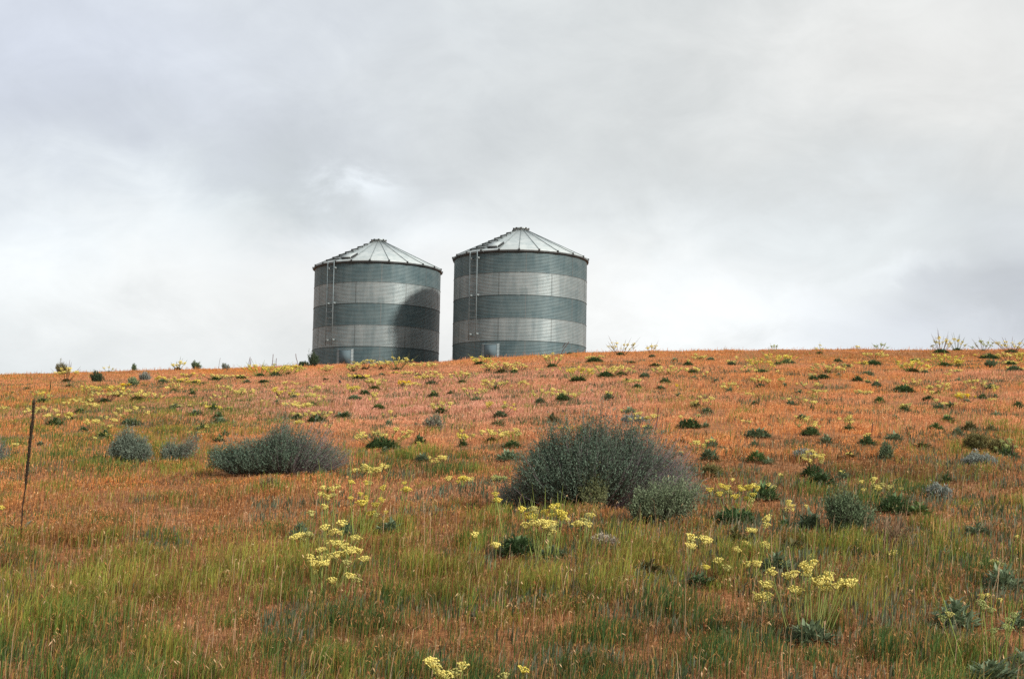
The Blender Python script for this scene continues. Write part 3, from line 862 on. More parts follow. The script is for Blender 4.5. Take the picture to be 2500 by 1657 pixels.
# room around the plants: grass is short inside leaf clumps and just in front of them
hmul = hlow * 1.0
for e in P_:
    if e[2] >= 26:
        g0 = at(e[0], e[1], 0.045)
        m = e[2] * g0.y / FPX
        near_ = (np.abs(xx - g0.x) < m * 0.75) & (dd < g0.y + m * 0.6) & (dd > g0.y - m * 0.9 - 0.25 - 0.02 * g0.y)
        hmul[near_] *= 0.6 if e[2] < 50 else 0.38
for px, py, wpx in ((1440, 1232, 330), (665, 1152, 330), (312, 1126, 100), (420, 1118, 90), (1605, 1274, 170), (1270, 1236, 120), (2068, 1294, 110), (2180, 1336, 60)):
    g0 = at(px, py, 0.03)
    m = wpx * g0.y / FPX * 0.5
    near_ = (np.abs(xx - g0.x) < m) & (np.abs(dd - g0.y) < m * 0.8)
    hmul[near_] *= 0.5
brown = np.clip(field(PX, PYn * 0.5 + PY * 0.5, BROWN_BLOBS) + (n_b - 0.50) * 1.2 + (n_d - 0.5) * 0.7 + np.clip((PY - 1260) / 500, 0, 0.35), 0, 1)
pink = np.clip(field(PX, PY, PINK_BLOBS) + (n_c - 0.45) * 1.3, 0, 1)
orange = np.clip(field(PX, PY, ORANGE_BLOBS) + (n_c - 0.55) * -0.8, 0, 1)


def lerp(a, b, f):
    return a * (1 - f)[:, None] + np.asarray(b) * f[:, None]


def make_blades(name, x, y, z, h, wd, col, mat, head, label, droop=0.35):
    n = len(x)
    th = rng.random(n) * 2 * np.pi
    ln = np.abs(rng.normal(0, 1, n)) * 0.28 + 0.06
    ln = np.minimum(ln, 1.1)
    wind = np.array([0.35, -0.05])
    dx, dy = np.cos(th) * ln + wind[0] * 0.25, np.sin(th) * ln + wind[1]
    bx, by = -np.sin(th + 0.6), np.cos(th + 0.6)          # ribbon faces
    fx = rng.normal(0, 0.5, n)
    sx, sy = bx * np.cos(fx) - by * np.sin(fx), bx * np.sin(fx) + by * np.cos(fx)
    wv = np.stack([sx * wd, sy * wd, np.zeros(n)], -1)
    B = np.stack([x, y, z - 0.02], -1)
    M = B + np.stack([dx * h * 0.42, dy * h * 0.42, h * 0.68 + 0.02], -1)
    T = B + np.stack([dx * h * 1.0, dy * h * 1.0, h * (1.0 - droop * np.minimum(ln, 0.9)) + 0.02], -1)
    V = np.stack([B - wv * 0.5, B + wv * 0.5, M + wv * 0.42, M - wv * 0.42, T], 1)
    k = 5
    idx = np.arange(n) * k
    q = np.stack([idx, idx + 1, idx + 2, idx + 3], -1)
    t = np.stack([idx + 3, idx + 2, idx + 4], -1)
    V = V.reshape(-1, 3)
    C = np.repeat(col, k, axis=0)
    fs = [q, t]
    if head is not None:
        s = np.where(head)[0]
        m = len(s)
        reps = 2
        Vs, Cs = [], []
        for r_i in range(reps):
            hl = np.minimum(h[s] * (0.16 + 0.10 * rng.random(m)) + 0.004, 0.024)
            hw = wd[s] * (1.3 + rng.random(m) * 0.9)
            dirx = dx[s] + rng.normal(0, 0.35, m)
            diry = dy[s] + rng.normal(0, 0.35, m)
            dn = np.hypot(dirx, diry) + 1e-6
            D = np.stack([dirx / dn * 0.75, diry / dn * 0.75, -0.55 + rng.normal(0, 0.35, m)], -1) * hl[:, None]
            root = M[s] + (T[s] - M[s]) * (0.55 + 0.45 * rng.random(m))[:, None]
            a2 = rng.random(m) * 6.28
            W = np.stack([np.cos(a2), np.sin(a2), rng.normal(0, 0.3, m)], -1) * hw[:, None]
            Vs.append(np.stack([root, root + D * 0.4 + W * 0.5, root + D, root + D * 0.4 - W * 0.5], 1).reshape(-1, 3))
            cc = np.clip(col[s] * (0.95 + 0.35 * rng.random(m))[:, None] + np.array([0.05, 0.025, 0.012]), 0, 0.8)
            Cs.append(np.repeat(cc, 4, axis=0))
        off = len(V)
        V = np.concatenate([V] + Vs)
        C = np.concatenate([C] + Cs)
        i4 = off + np.arange(m * reps) * 4
        fs = [np.concatenate([q, np.stack([i4, i4 + 1, i4 + 2, i4 + 3], -1)]), t]
    o = build(name, V, fs, mat, None, C)
    tag(o, label, 'grass', kind='stuff')
    return o


# dry cheatgrass
s = ~isg & ~thin
x, y, z, px, py = xx[s], dd[s], zz[s], PX[s], PY[s]
r1, r2 = rng.random(len(x)), rng.random(len(x))
base = np.tile(np.array([[0.69, 0.290, 0.104]]), (len(x), 1))
base = lerp(base, (0.70, 0.350, 0.245), pink[s] * 0.95)
base = lerp(base, (0.68, 0.255, 0.055), orange[s] * 0.85)
base = lerp(base, (0.19, 0.098, 0.040), brown[s] * 0.9)
near = np.clip((py - 1180) / 200, 0, 1)
base = lerp(base, (0.26, 0.140, 0.050), near * 0.85)
straw = (r1 < 0.10)
base[straw] = lerp(base[straw], (0.58, 0.40, 0.22), np.full(straw.sum(), 0.7))
rust = r1 > 0.84
base[rust] = lerp(base[rust], (0.28, 0.09, 0.04), np.full(rust.sum(), 0.75))
vv = np.clip((y - 9) / 12, 0, 1)
base = base * (0.58 + 0.16 * vv + (0.84 - 0.32 * vv) * r2)[:, None] * ((0.52 + 0.34 * vv) + (0.96 - 0.58 * vv) * n_d[s])[:, None]
h = (0.045 + 0.055 * rng.random(len(x))) * (0.45 + 1.1 * n_b[s]) * (1 + 0.65 * np.clip((py - 1200) / 220, 0, 1)) * hmul[s]
h = np.where((y > 60) & (rng.random(len(x)) < 0.05), h * 2.4, h)
wd = 0.0014 + 0.00018 * y + 0.0008 * rng.random(len(x))
make_blades('dry_grass', x, y, z, h, wd, base, M_GRASS, rng.random(len(x)) < np.where(y < 9, 0.6, np.where(y < 26, 0.45, 0.15)),
            'short orange and pinkish dry grass covering the whole hillside', 0.45)

# matted dead thatch lying between the tufts nearby
m = 240000
d_ = (3.2 ** 0.6 + rng.random(m) * (17 ** 0.6 - 3.2 ** 0.6)) ** (1 / 0.6)
x_ = (rng.random(m) * 2 - 1) * (0.42 * d_ + 3.4)
tn = fnoise(x_, d_, 0.6, 61)
ct = lerp(np.tile(np.array([[0.34, 0.165, 0.075]]), (m, 1)), (0.15, 0.075, 0.032), np.clip((tn - 0.4) * 4, 0, 1))
ct = lerp(ct, (0.42, 0.28, 0.16), (rng.random(m) < 0.15) * 0.8) * (0.55 + 0.9 * rng.random(m))[:, None]
make_blades('thatch', x_, d_, ground_z(x_, d_), 0.022 + 0.028 * rng.random(m), 0.0022 + 0.00018 * d_ + 0.001 * rng.random(m), ct, M_GRASS, rng.random(m) < 0.3,
            'short matted brown thatch between the foreground grass tufts', 0.8)

# green grass and taller straw in the foreground
s = isg & ~thin
x, y, z, px, py = xx[s], dd[s], zz[s], PX[s], PY[s]
r1, r2 = rng.random(len(x)), rng.random(len(x))
base = np.tile(np.array([[0.122, 0.162, 0.024]]), (len(x), 1))
gg = n_b[s]
base = lerp(base, (0.058, 0.110, 0.026), np.clip((0.55 - gg) * 4, 0, 1))
base = lerp(base, (0.245, 0.250, 0.045), np.clip((gg - 0.52) * 4, 0, 1))
gold = r1 < 0.20
base[gold] = lerp(base[gold], (0.38, 0.21, 0.055), np.full(gold.sum(), 0.8))
base = base * (0.6 + 0.8 * r2)[:, None] * (0.50 + 1.0 * n_d[s])[:, None]
near = np.clip((py - 1230) / 240, 0, 1)
h = (0.050 + 0.06 * rng.random(len(x)) + 0.025 * (1 - near)) * (0.55 + 0.9 * n_d[s]) * (1 + 0.65 * near * (0.2 + 1.6 * n_b[s])) * hmul[s]
wd = 0.0015 + 0.00020 * y + 0.0009 * rng.random(len(x))
make_blades('green_grass', x, y, z, h, wd, base, M_GREEN, None, 'green and yellow grass growing through the dry grass in the foreground', 0.3)

# bent straws lying through the foreground grass, and low grey-green weeds between the tufts
m = 1500
d_ = 4.4 + 7.5 * rng.random(m)
x_ = (rng.random(m) * 2 - 1) * (0.42 * d_ + 3.0)
lum_ = (0.55 + 0.6 * rng.random(m))[:, None]
make_blades('straw_stalks', x_, d_, ground_z(x_, d_), 0.14 + 0.20 * rng.random(m), 0.0022 + 0.0014 * rng.random(m),
            np.array([[0.52, 0.34, 0.20]]) * lum_, M_GRASS, rng.random(m) < 0.5, 'thin pale bent straws standing through the foreground grass', 0.75)
m = 280000
d_ = (4.4 ** 0.7 + rng.random(m) * (50 ** 0.7 - 4.4 ** 0.7)) ** (1 / 0.7)
x_ = (rng.random(m) * 2 - 1) * (0.42 * d_ + 2.8)
px_, py_ = to_px(x_, d_, ground_z(x_, d_))
wm_ = fnoise(x_, d_, 0.7, 31) * 0.6 + fnoise(x_, d_, 0.28, 33) * 0.4 + 0.10 * np.clip((px_ - 1100) / 900, -0.6, 1) * (py_ > 1120) - 0.03 * (py_ < 1120) + 0.05 * np.exp(-((px_ - 300) / 350) ** 2) * (py_ < 1120)
k_ = wm_ > np.where((py_ > 1230) & (px_ > 1250), 0.53, 0.56)
x_, d_ = x_[k_], d_[k_]
m = len(x_)
tone = fnoise(x_, d_, 0.5, 41)
cw = lerp(np.tile(np.array([[0.115, 0.140, 0.085]]), (m, 1)), (0.055, 0.080, 0.035), np.clip((tone - 0.42) * 5, 0, 1))
cw = lerp(cw, (0.15, 0.125, 0.05), np.clip((py_[k_] < 1120) * 0.5, 0, 1))
cw = lerp(cw, (0.20, 0.165, 0.10), (rng.random(m) < 0.25) * 0.8) * (0.65 + 0.7 * rng.random(m))[:, None]
make_blades('low_weeds', x_, d_, ground_z(x_, d_), 0.045 + 0.055 * rng.random(m), 0.0035 + 0.0003 * d_ + 0.0035 * rng.random(m), cw, M_GREEN, None,
            'low grey-green weeds in patches between the grass tufts', 0.2)

# ------------------------------------------------------------------ leaf, stem and flower shapes shared by the plants
def leaf_mesh(rs, mb, base, azim, tilt, L, W, curl):
    """one lance-shaped leaf folded along its midrib"""
    ca, sa = math.cos(azim), math.sin(azim)
    out = np.array([ca, sa, 0.0])
    side = np.array([-sa, ca, 0.0])
    P = []
    for f, wf in ((0, 0.12), (0.35, 0.9), (0.7, 0.8), (1.0, 0.0)):
        t = tilt - curl * f
        c = base + out * (L * f * math.cos(t)) + np.array([0, 0, L * f * math.sin(max(t, -0.15))])
        up = np.array([-ca * math.sin(t), -sa * math.sin(t), math.cos(t)])
        if wf == 0:
            P.append(c)
        else:
            P += [c + side * W * wf * 0.5 + up * W * wf * 0.16, c, c - side * W * wf * 0.5 + up * W * wf * 0.16]
    F4 = [[0, 1, 4, 3], [1, 2, 5, 4], [3, 4, 7, 6], [4, 5, 8, 7]]
    F3 = [[6, 7, 9], [7, 8, 9]]
    mb.add(P, [np.array(F4), np.array(F3)])


def leaf_clump_mesh(seed, wid, hgt):
    rs = np.random.default_rng(seed)
    mb = MB()
    n = int(np.clip(60 + 800 * wid * wid / 0.25, 60, 900))
    L0 = min(0.088, 0.050 + 0.065 * wid)
    for k in range(n):
        rr = math.sqrt(rs.random()) * wid * 0.5
        aa = rs.random() * 2 * math.pi
        bx, by = rr * math.cos(aa) * 0.78, rr * math.sin(aa) * 0.62
        edge = rr / (wid * 0.5)
        tilt = R(80) - edge * R(46) + rs.normal(0, 0.30)
        az = aa + rs.normal(0, 1.0)
        L = L0 * (0.7 + 0.6 * rs.random())
        z = hgt * 0.62 * (1 - edge ** 2) * rs.random() ** 0.7
        leaf_mesh(rs, mb, np.array([bx, by, z]), az, tilt, L, L * (0.19 + 0.12 * rs.random()), rs.random() * 0.7)
    return mb.build('leaves', M_LEAF, link=False)


WIDS = [0.14, 0.22, 0.32, 0.45, 0.62, 0.85]
CLUMPS = {wd_: [leaf_clump_mesh(100 + 10 * k + v, wd_, min(0.30, 0.10 + 0.24 * wd_)) for v in range(3)] for k, wd_ in enumerate(WIDS)}

import bmesh
_bm = bmesh.new()
bmesh.ops.create_icosphere(_bm, subdivisions=1, radius=1.0)
ICO_V = np.array([v.co[:] for v in _bm.verts])
ICO_F = np.array([[v.index for v in f.verts] for f in _bm.faces])
_bm.free()


def head_mesh(seed, n, rad):
    """flat-topped umbel: round knobs on short rays"""
    rs = np.random.default_rng(seed)
    mb = MB()
    for k in range(n):
        rr = rad * math.sqrt((k + 0.3) / n)
        aa = k * 2.4 + rs.normal(0, 0.25)
        c = np.array([rr * math.cos(aa), rr * math.sin(aa), 0.012 * (1 - (rr / rad) ** 2) + rs.normal(0, 0.003)])
        s = rad * (0.60 + 0.40 * rs.random()) / math.sqrt(n)
        V = ICO_V * np.array([s, s, s * 0.68]) * (1 + rs.normal(0, 0.10, (len(ICO_V), 1))) + c
        mb.add(V, [ICO_F], 0)
        mb.tube([np.array([0, 0, -0.028]), c * [0.75, 0.75, 1] + [0, 0, -0.008]], 0.0016, 3, 1)
    return mb.build('flower_head', [M_HEAD, M_STEM], link=False)


HEADS = [head_mesh(40 + k, n, r) for k, (n, r) in enumerate([(15, 0.030), (19, 0.034), (12, 0.026), (22, 0.038), (16, 0.031), (9, 0.022)])]


FAR_HEADS = [head_mesh(50 + k, n, r) for k, (n, r) in enumerate([(6, 0.032), (7, 0.034), (5, 0.030), (8, 0.036)])]


def stem_path(seed):
    rs = np.random.default_rng(seed)
    f = np.linspace(0, 1, 7)
    b = rs.normal(0, 0.05, 2)
    return np.stack([b[0] * np.sin(f * np.pi), b[1] * np.sin(f * np.pi), f], -1), rs


def stem_mesh(seed):
    """unit-height stem along +Z; its thickness is set by the object's x and y scale"""
    P, rs = stem_path(seed)
    mb = MB()
    P2 = P.copy()
    P2[:, :2] *= 10
    mb.tube(P2, np.linspace(1.15, 0.85, 7), 5)
    V = np.concatenate(mb.V)
    return mb.build('stem', M_STEM, link=False, smooth=True)


STEMS = [stem_mesh(70 + k) for k in range(8)]

LEAF_TONES = {'d': (0.088, 0.140, 0.055), 'g': (0.115, 0.170, 0.055), 's': (0.165, 0.215, 0.120), 'o': (0.14, 0.13, 0.05), 'k': (0.14, 0.20, 0.06)}
TONE_WORDS = {'d': 'dark', 'g': 'green', 's': 'silvery', 'o': 'olive', 'k': 'bright', '-': 'leafless'}
HEAD_TONES = {'p': (0.80, 0.68, 0.20), 'y': (0.78, 0.64, 0.12), 'b': (0.80, 0.55, 0.03), 'f': (0.40, 0.44, 0.16)}
HEAD_WORDS = {'p': 'pale', 'y': 'yellow', 'b': 'vivid', 'f': 'greenish'}

ZONE_COL = [(330, 'far left'), (715, 'left of bins'), (1085, 'below left bin'), (1440, 'below right bin'), (1800, 'right of bins'),
            (2180, 'far right'), (9999, 'right edge')]
ORD = ['first', 'second', 'third', 'fourth', 'fifth', 'sixth', 'seventh', 'eighth', 'ninth', 'tenth', 'eleventh', 'twelfth']


def zone(px, py):
    sky_y = np.interp(px, [q[0] for q in SKYLINE], [q[1] for q in SKYLINE])
    if py < sky_y + 14:
        row = 'skyline'
    elif py < 945:
        row = 'upper slope'
    elif py < 1010:
        row = 'middle slope'
    elif py < 1150:
        row = 'lower slope'
    elif py < 1330:
        row = 'near foreground'
    else:
        row = 'bottom foreground'
    return row, next(t for e, t in ZONE_COL if px < e)


def amount(n):
    return 'one' if n == 1 else 'two' if n == 2 else 'a few' if n < 6 else 'several' if n < 10 else 'many'


plants = []
for e in P_:
    plants.append(dict(x=e[0], y=e[1], w=e[2], t=e[3] if e[2] else '-', n=(int(e[4] * 1.45 + 0.5) if e[4] > 3 else e[4]), sp=e[5], h=e[6], ht=e[7], heads=None))
for e in H_:
    plants.append(dict(x=e[0], y=e[1], w=0, t='-', n=len(e[3]), sp=0, h=0, ht=e[2], heads=e[3]))
cells = {}
for p in plants:
    if p['t'] == '-':
        what = f"bare stems with {amount(p['n'])} {HEAD_WORDS[p['ht']]} flower{'s' if p['n'] > 1 else ''}"
    elif p['n'] == 0:
        sz = 'small' if p['w'] < 22 else 'large' if p['w'] > 50 else 'mid-sized'
        what = f"{sz} flowerless {TONE_WORDS[p['t']]} clump"
    else:
        what = f"{TONE_WORDS[p['t']]} clump with {amount(p['n'])} {HEAD_WORDS[p['ht']]} flower{'s' if p['n'] > 1 else ''}"
    p['what'] = what
    cells.setdefault((what, zone(p['x'], p['y'])), []).append(p)
for (what, (row, colw)), lst in cells.items():
    lst.sort(key=lambda q: q['x'])
    for k, p in enumerate(lst):
        if len(lst) == 1:
            p['label'] = f"{what}, {row}, {colw}"
        else:
            o_ = 'leftmost' if k == 0 else 'rightmost' if k == len(lst) - 1 else ORD[k] + ' from left'
            p['label'] = f"{what}, {o_}, {row}, {colw}"


def jit(c, s=0.12):
    k = 1 + random.uniform(-s, s)
    return tuple(v * k for v in c)


Zaxis = Vector((0, 0, 1))
for pi_, p in enumerate(plants):
    rs = np.random.default_rng(9000 + pi_)
    g0 = at(p['x'], p['y'], 0.045)
    dist = g0.y
    mpp = dist / FPX
    far = dist > 36
    if p['n'] == 0:
        root = empty('leafy_clump', g0, p['label'], 'plant', 'flowerless leaf clumps on the hillside')
    else:
        root = empty('yellow_wildflower', g0, p['label'], 'wildflower', 'yellow wildflowers on the hillside')
    root.rotation_euler = (0, 0, 0)
    if p['w']:
        wm = p['w'] * mpp * 0.98
        key = min(WIDS, key=lambda q: abs(math.log(q / wm)))
        lo = place('leaves', random.choice(CLUMPS[key]), root, color=jit(LEAF_TONES[p['t']], 0.2))
        k = wm / key
        lo.scale = (k * random.uniform(0.85, 1.3), k * random.uniform(0.8, 1.1), k * random.uniform(0.7, 1.05))
        lo.rotation_euler = (0, 0, random.choice((0, math.pi)) + random.uniform(-0.5, 0.5))
    stem_col = (0.11, 0.12, 0.04) if dist > 40 else (0.17, 0.16, 0.045) if dist > 12 else (0.19, 0.22, 0.055)
    if p['ht'] in 'yf':
        stem_col = (0.20, 0.24, 0.05)
    if rs.random() < 0.3 and p['heads'] is None:
        stem_col = (0.15, 0.075, 0.04)
    # head positions relative to the foot
    heads = []
    if p['heads']:
        for hx, hy, hs in p['heads']:
            r_ = ray(hx, hy)
            dy = rs.normal(0, 0.05)
            D = dist + dy
            heads.append((Vector((r_[0] * D, D, CAM_H + r_[2] * D)) - g0, hs))
    else:
        for k in range(p['n']):
            fx = (k + 0.5) / p['n'] * 2 - 1 + rs.normal(0, 0.15)
            hx = fx * p['sp'] * (0.62 if dist > 14 else 0.5) * mpp
            hz = p['h'] * mpp * (1.05 - 0.50 * rs.random() - 0.12 * fx * fx)
            heads.append((Vector((hx, rs.normal(0, 0.35) * max(p['sp'], 8) * 0.5 * mpp, max(hz, 0.05))), 0.75 + 0.5 * rs.random()))
    hcol = HEAD_TONES[p['ht']]
    if heads:
        for hp, hs in heads:
            foot = Vector((hp.x * 0.25 + rs.normal(0, 0.012), hp.y * 0.25 + rs.normal(0, 0.012), -0.01))
            if p['heads']:
                foot = Vector((hp.x * 0.42 + rs.normal(0, 0.02), hp.y * 0.4 + rs.normal(0, 0.02), -0.01))
            v = hp - foot - Vector((0, 0, 0.02))
            st = place('stem', STEMS[rs.integers(len(STEMS))], root, foot, jit(stem_col, 0.15))
            st.rotation_mode = 'QUATERNION'
            st.rotation_quaternion = v.to_track_quat('Z', 'Y')
            rad = 0.0018 + 0.00012 * dist
            st.scale = (rad, rad, v.length)
            hd = place('flower_head', (FAR_HEADS if far else HEADS)[rs.integers(4)], root, hp, jit(hcol, 0.10) if rs.random() > 0.14 else jit((0.52, 0.47, 0.16), 0.15))
            k = hs * (0.50 + 0.029 * dist)
            hd.scale = (k, k, k)
            hd.rotation_euler = (rs.normal(0, 0.22), rs.normal(0, 0.22), rs.random() * 6.28)


# ------------------------------------------------------------------ sagebrush and other shrubs
def shrub(name, px, py, lobes, label, cat, leafcol, twigcol, leafy_n=14, leafL=0.016, twigw=0.0012, seed=1, group='sagebrush shrubs on the hillside', spread=0.14, upright=0.15, gather=0.55, dome=0.80, rag=0.5):
    """lobes: (dx, dz_top, width, depth, stems, twig share) in photo pixels from the foot"""
    rs = np.random.default_rng(seed)
    g0 = at(px, py, 0.03)
    m = g0.y / FPX
    root = empty(name, g0, label, cat, group)
    LV, LF, LC, TV, TF, TC = [], [], [], [], [], []
    nl = nt = 0
    for (dx, top, wid, dep, ns, dry, lean) in lobes:
        cx, H, Wd, Dp = dx * m, top * m, wid * m * 0.5, dep * m * 0.5
        for _ in range(ns):
            # end of the stem on an uneven dome
            ph, rr = rs.random() * 2 * math.pi, math.sqrt(rs.random())
            ex, ey = math.cos(ph) * rr, math.sin(ph) * rr
            out = rs.random() < 0.20
            pn = float(vnoise(ph * 2.2 + cx * 9, rr * 3.0, 0.9, seed)) * 0.6 + float(vnoise(ph * 5.0, rr * 5 + cx * 5, 0.9, seed + 2)) * 0.4
            lump = (1.16 + 0.14 * rs.random() if out else 1.0) * (0.95 - rag * 0.5 + rag * pn + rs.normal(0, 0.05))
            ez = H * math.sqrt(max(0.0, 1 - rr ** 2 * dome)) * lump * (0.35 + 0.65 * rs.random() ** 0.3) * 1.13
            wl = 0.85 + 0.3 * pn
            tip = np.array([cx + ex * Wd * wl + lean * ez, ey * Dp * wl, max(ez, 0.04)])
            b0 = np.array([cx * gather + ex * Wd * spread + rs.normal(0, 0.02), ey * Dp * spread + rs.normal(0, 0.02), 0.0])
            f = np.linspace(0, 1, 5)[:, None]
            mid = (b0 + tip) / 2 + np.array([ex * Wd * 0.16, ey * Dp * 0.16, -0.02]) + rs.normal(0, 0.02, 3)
            P = (1 - f) ** 2 * b0 + 2 * f * (1 - f) * mid + f ** 2 * tip
            d = tip - b0
            side = np.cross(d, rs.normal(0, 1, 3))
            side /= np.linalg.norm(side) + 1e-9
            wdt = twigw * np.linspace(1.5, 0.55, 5)[:, None] * (0.8 + 0.5 * rs.random())
            TV.append(np.concatenate([P - side * wdt, P + side * wdt]))
            k = np.arange(4)
            TF.append(np.stack([k, k + 5, k + 6, k + 1], -1) + nt)
            nt += 10
            isdry = rs.random() < dry
            tcv = (np.array(twigcol) if isdry else np.array((0.07, 0.07, 0.05))) * (0.7 + 0.6 * rs.random())
            TC.append(np.tile(tcv, (10, 1)))
            cnt = rs.poisson(leafy_n * 1.7 * (0.10 if isdry else 0.4 if out else 0.5 + 1.0 * pn))
            if cnt:
                t = 1 - 0.72 * rs.random(cnt) ** 1.3
                Q = (1 - t[:, None]) ** 2 * b0 + 2 * t[:, None] * (1 - t[:, None]) * mid + t[:, None] ** 2 * tip
                Q = Q + rs.normal(0, 0.008, (cnt, 3))
                dn = d / (np.linalg.norm(d) + 1e-9)
                D = dn[None] * 0.7 + rs.normal(0, 0.55, (cnt, 3)) + np.array([0, 0, upright])
                D /= np.linalg.norm(D, axis=1)[:, None]
                S = np.cross(D, rs.normal(0, 1, (cnt, 3)))
                S /= np.linalg.norm(S, axis=1)[:, None] + 1e-9
                L = leafL * (0.7 + 0.8 * rs.random(cnt))[:, None]
                W = L * 0.15
                V = np.stack([Q, Q + D * L * 0.6 + S * W, Q + D * L, Q + D * L * 0.6 - S * W], 1).reshape(-1, 3)
                LV.append(V)
                k4 = np.arange(cnt) * 4 + nl
                LF.append(np.stack([k4, k4 + 1, k4 + 2, k4 + 3], -1))
                nl += cnt * 4
                lc = np.array(leafcol) * (0.72 + 0.5 * rs.random()) * (0.85 + 0.3 * rs.random((cnt, 1)))
                LC.append(np.repeat(lc, 4, axis=0))
    if LV:
        build('foliage', np.concatenate(LV), [np.concatenate(LF)], M_SAGE, root, np.concatenate(LC))
    build('twigs', np.concatenate(TV), [np.concatenate(TF)], M_TWIG, root, np.concatenate(TC))
    return root


GREYG = (0.112, 0.160, 0.112)
PURP = (0.195, 0.158, 0.165)
# the large shrub right of centre
shrub('sagebrush', 1440, 1232, [(-20, 192, 270, 190, 1900, 0.2, 0.0), (50, 206, 270, 180, 1700, 0.35, 0.05), (115, 180, 190, 140, 1000, 0.75, 0.18), (-110, 150, 150, 130, 650, 0.2, -0.08),
                               (155, 140, 180, 130, 900, 0.9, 0.28), (20, 212, 110, 90, 300, 0.1, 0.03), (-90, 186, 80, 60, 260, 0.1, -0.03), (85, 208, 90, 70, 240, 0.1, 0.05), (215, 80, 130, 100, 260, 0.7, 0.3)],
      'largest dark grey-green sagebrush with purplish dry twigs, right of centre', 'sagebrush', GREYG, PURP, 15, 0.017, 0.0011, 21)
shrub('sagebrush', 1270, 1236, [(0, 70, 120, 80, 330, 0.5, 0.0), (-35, 50, 60, 60, 120, 0.5, -0.1), (20, 95, 70, 60, 150, 0.3, -0.1)],
      'low grey shrub at the left foot of the largest sagebrush', 'sagebrush', (0.20, 0.225, 0.18), (0.26, 0.22, 0.19), 12, 0.016, 0.0011, 22)
shrub('sagebrush', 1452, 1240, [(-4, 88, 62, 40, 150, 0.15, 0.0), (12, 100, 30, 24, 50, 0.1, 0.08)],
      'upright olive shoots against the dark front of the largest sagebrush', 'sagebrush', (0.17, 0.185, 0.085), (0.2, 0.17, 0.1), 16, 0.018, 0.0011, 23)
shrub('sagebrush', 1605, 1274, [(0, 92, 150, 110, 620, 0.15, 0.12), (40, 100, 110, 80, 300, 0.4, 0.15), (-40, 60, 70, 60, 160, 0.1, -0.05)],
      'lighter green sagebrush in front of the right end of the largest one', 'sagebrush', (0.165, 0.205, 0.115), (0.22, 0.2, 0.15), 15, 0.018, 0.0011, 24, dome=0.5, rag=0.9)
# the long shrub left of centre
shrub('sagebrush', 665, 1152, [(-105, 66, 110, 90, 480, 0.1, -0.05), (-45, 80, 150, 100, 700, 0.12, 0.0), (20, 108, 170, 100, 1000, 0.3, 0.05),
                              (70, 104, 150, 90, 800, 0.8, 0.30), (115, 74, 130, 80, 520, 0.9, 0.5), (25, 122, 80, 70, 240, 0.5, 0.0)],
      'long sagebrush under the left bin, green at left and purple-twigged at right', 'sagebrush', GREYG, (0.21, 0.17, 0.175), 14, 0.018, 0.0011, 25, gather=0.8)
shrub('sagebrush', 312, 1126, [(0, 68, 100, 80, 520, 0.05, 0.0), (-8, 84, 66, 50, 260, 0.02, 0.0), (35, 62, 50, 50, 180, 0.08, 0.05)],
      'round grey-green sagebrush with a raised tuft, far left', 'sagebrush', (0.165, 0.205, 0.155), PURP, 15, 0.018, 0.0011, 26)
shrub('sagebrush', 420, 1118, [(0, 42, 65, 55, 220, 0.1, 0.05), (28, 62, 55, 45, 160, 0.55, 0.35)],
      'small sagebrush leaning right between the round and the long one', 'sagebrush', (0.165, 0.20, 0.15), PURP, 14, 0.018, 0.0011, 27)
shrub('sagebrush', -6, 1130, [(0, 62, 60, 50, 160, 0.7, 0.1)], 'purplish twiggy shrub cut by the left edge', 'sagebrush', GREYG, PURP, 12, 0.018, 0.0011, 28)
# small shrubs
SMALL = [
 (236, 932, 32, 22, 'd', 'small dark green bush high on the slope, far left'),
 (352, 929, 26, 19, 's', 'small rounded grey-green bush near the left skyline'),
 (325, 941, 24, 18, 'k', 'small pale green bush beside bright yellow flowers'),
 (764, 893, 26, 28, 'd', 'dark green bush against the left foot of the left bin'),
 (742, 894, 26, 12, 'd', 'low dark bush beside the bush at the left bin'),
 (1058, 1048, 52, 32, 'p', 'small grey twiggy shrub on the slope below the gap between bins'),
 (1737, 1158, 42, 26, 'o', 'olive brown rounded shrub right of the largest sagebrush'),
 (1962, 1118, 48, 20, 's', 'pale silvery cushion shrub on the lower right slope'),
 (2390, 1132, 76, 26, 's', 'wide silver-grey shrub low on the right slope'),
 (2385, 1088, 64, 30, 'o', 'olive shrub near the right edge above the silver one'),
 (2162, 1120, 30, 40, 'g', 'slim upright green shrub on the right slope'),
 (2440, 1103, 54, 34, 'o', 'grassy olive shrub at the right edge'),
 (2068, 1294, 112, 82, 'g', 'green sagebrush in the right foreground beside a bare shrub'),
 (2290, 1212, 56, 32, 's', 'small grey shrub right of the large leafy clump'),
 (2180, 1336, 90, 86, 't', 'bare brown twiggy shrub in the right foreground'),
 (1475, 1326, 62, 22, 'w', 'pale dead cushion below the largest sagebrush'),
 (655, 1190, 60, 34, 't', 'small bare twigs below the long sagebrush'),
 (150, 914, 34, 26, 'o', 'thin weedy bush on the left skyline'),
 (478, 902, 22, 18, 'g', 'spiky green weed on the skyline left of the bins'),
 (326, 906, 10, 18, 'g', 'thin green weed standing on the left skyline'),
 (550, 901, 18, 12, 's', 'faint grey weed on the skyline near the left bin'),
 (2418, 895, 26, 16, 'g', 'green bush below the skyline at far right'),
 (2060, 1222, 60, 26, 'o', 'low olive shrub behind the green foreground sagebrush'),
 (1548, 1030, 60, 16, 's', 'grey-green shrub just behind the top of the largest sagebrush'),
]
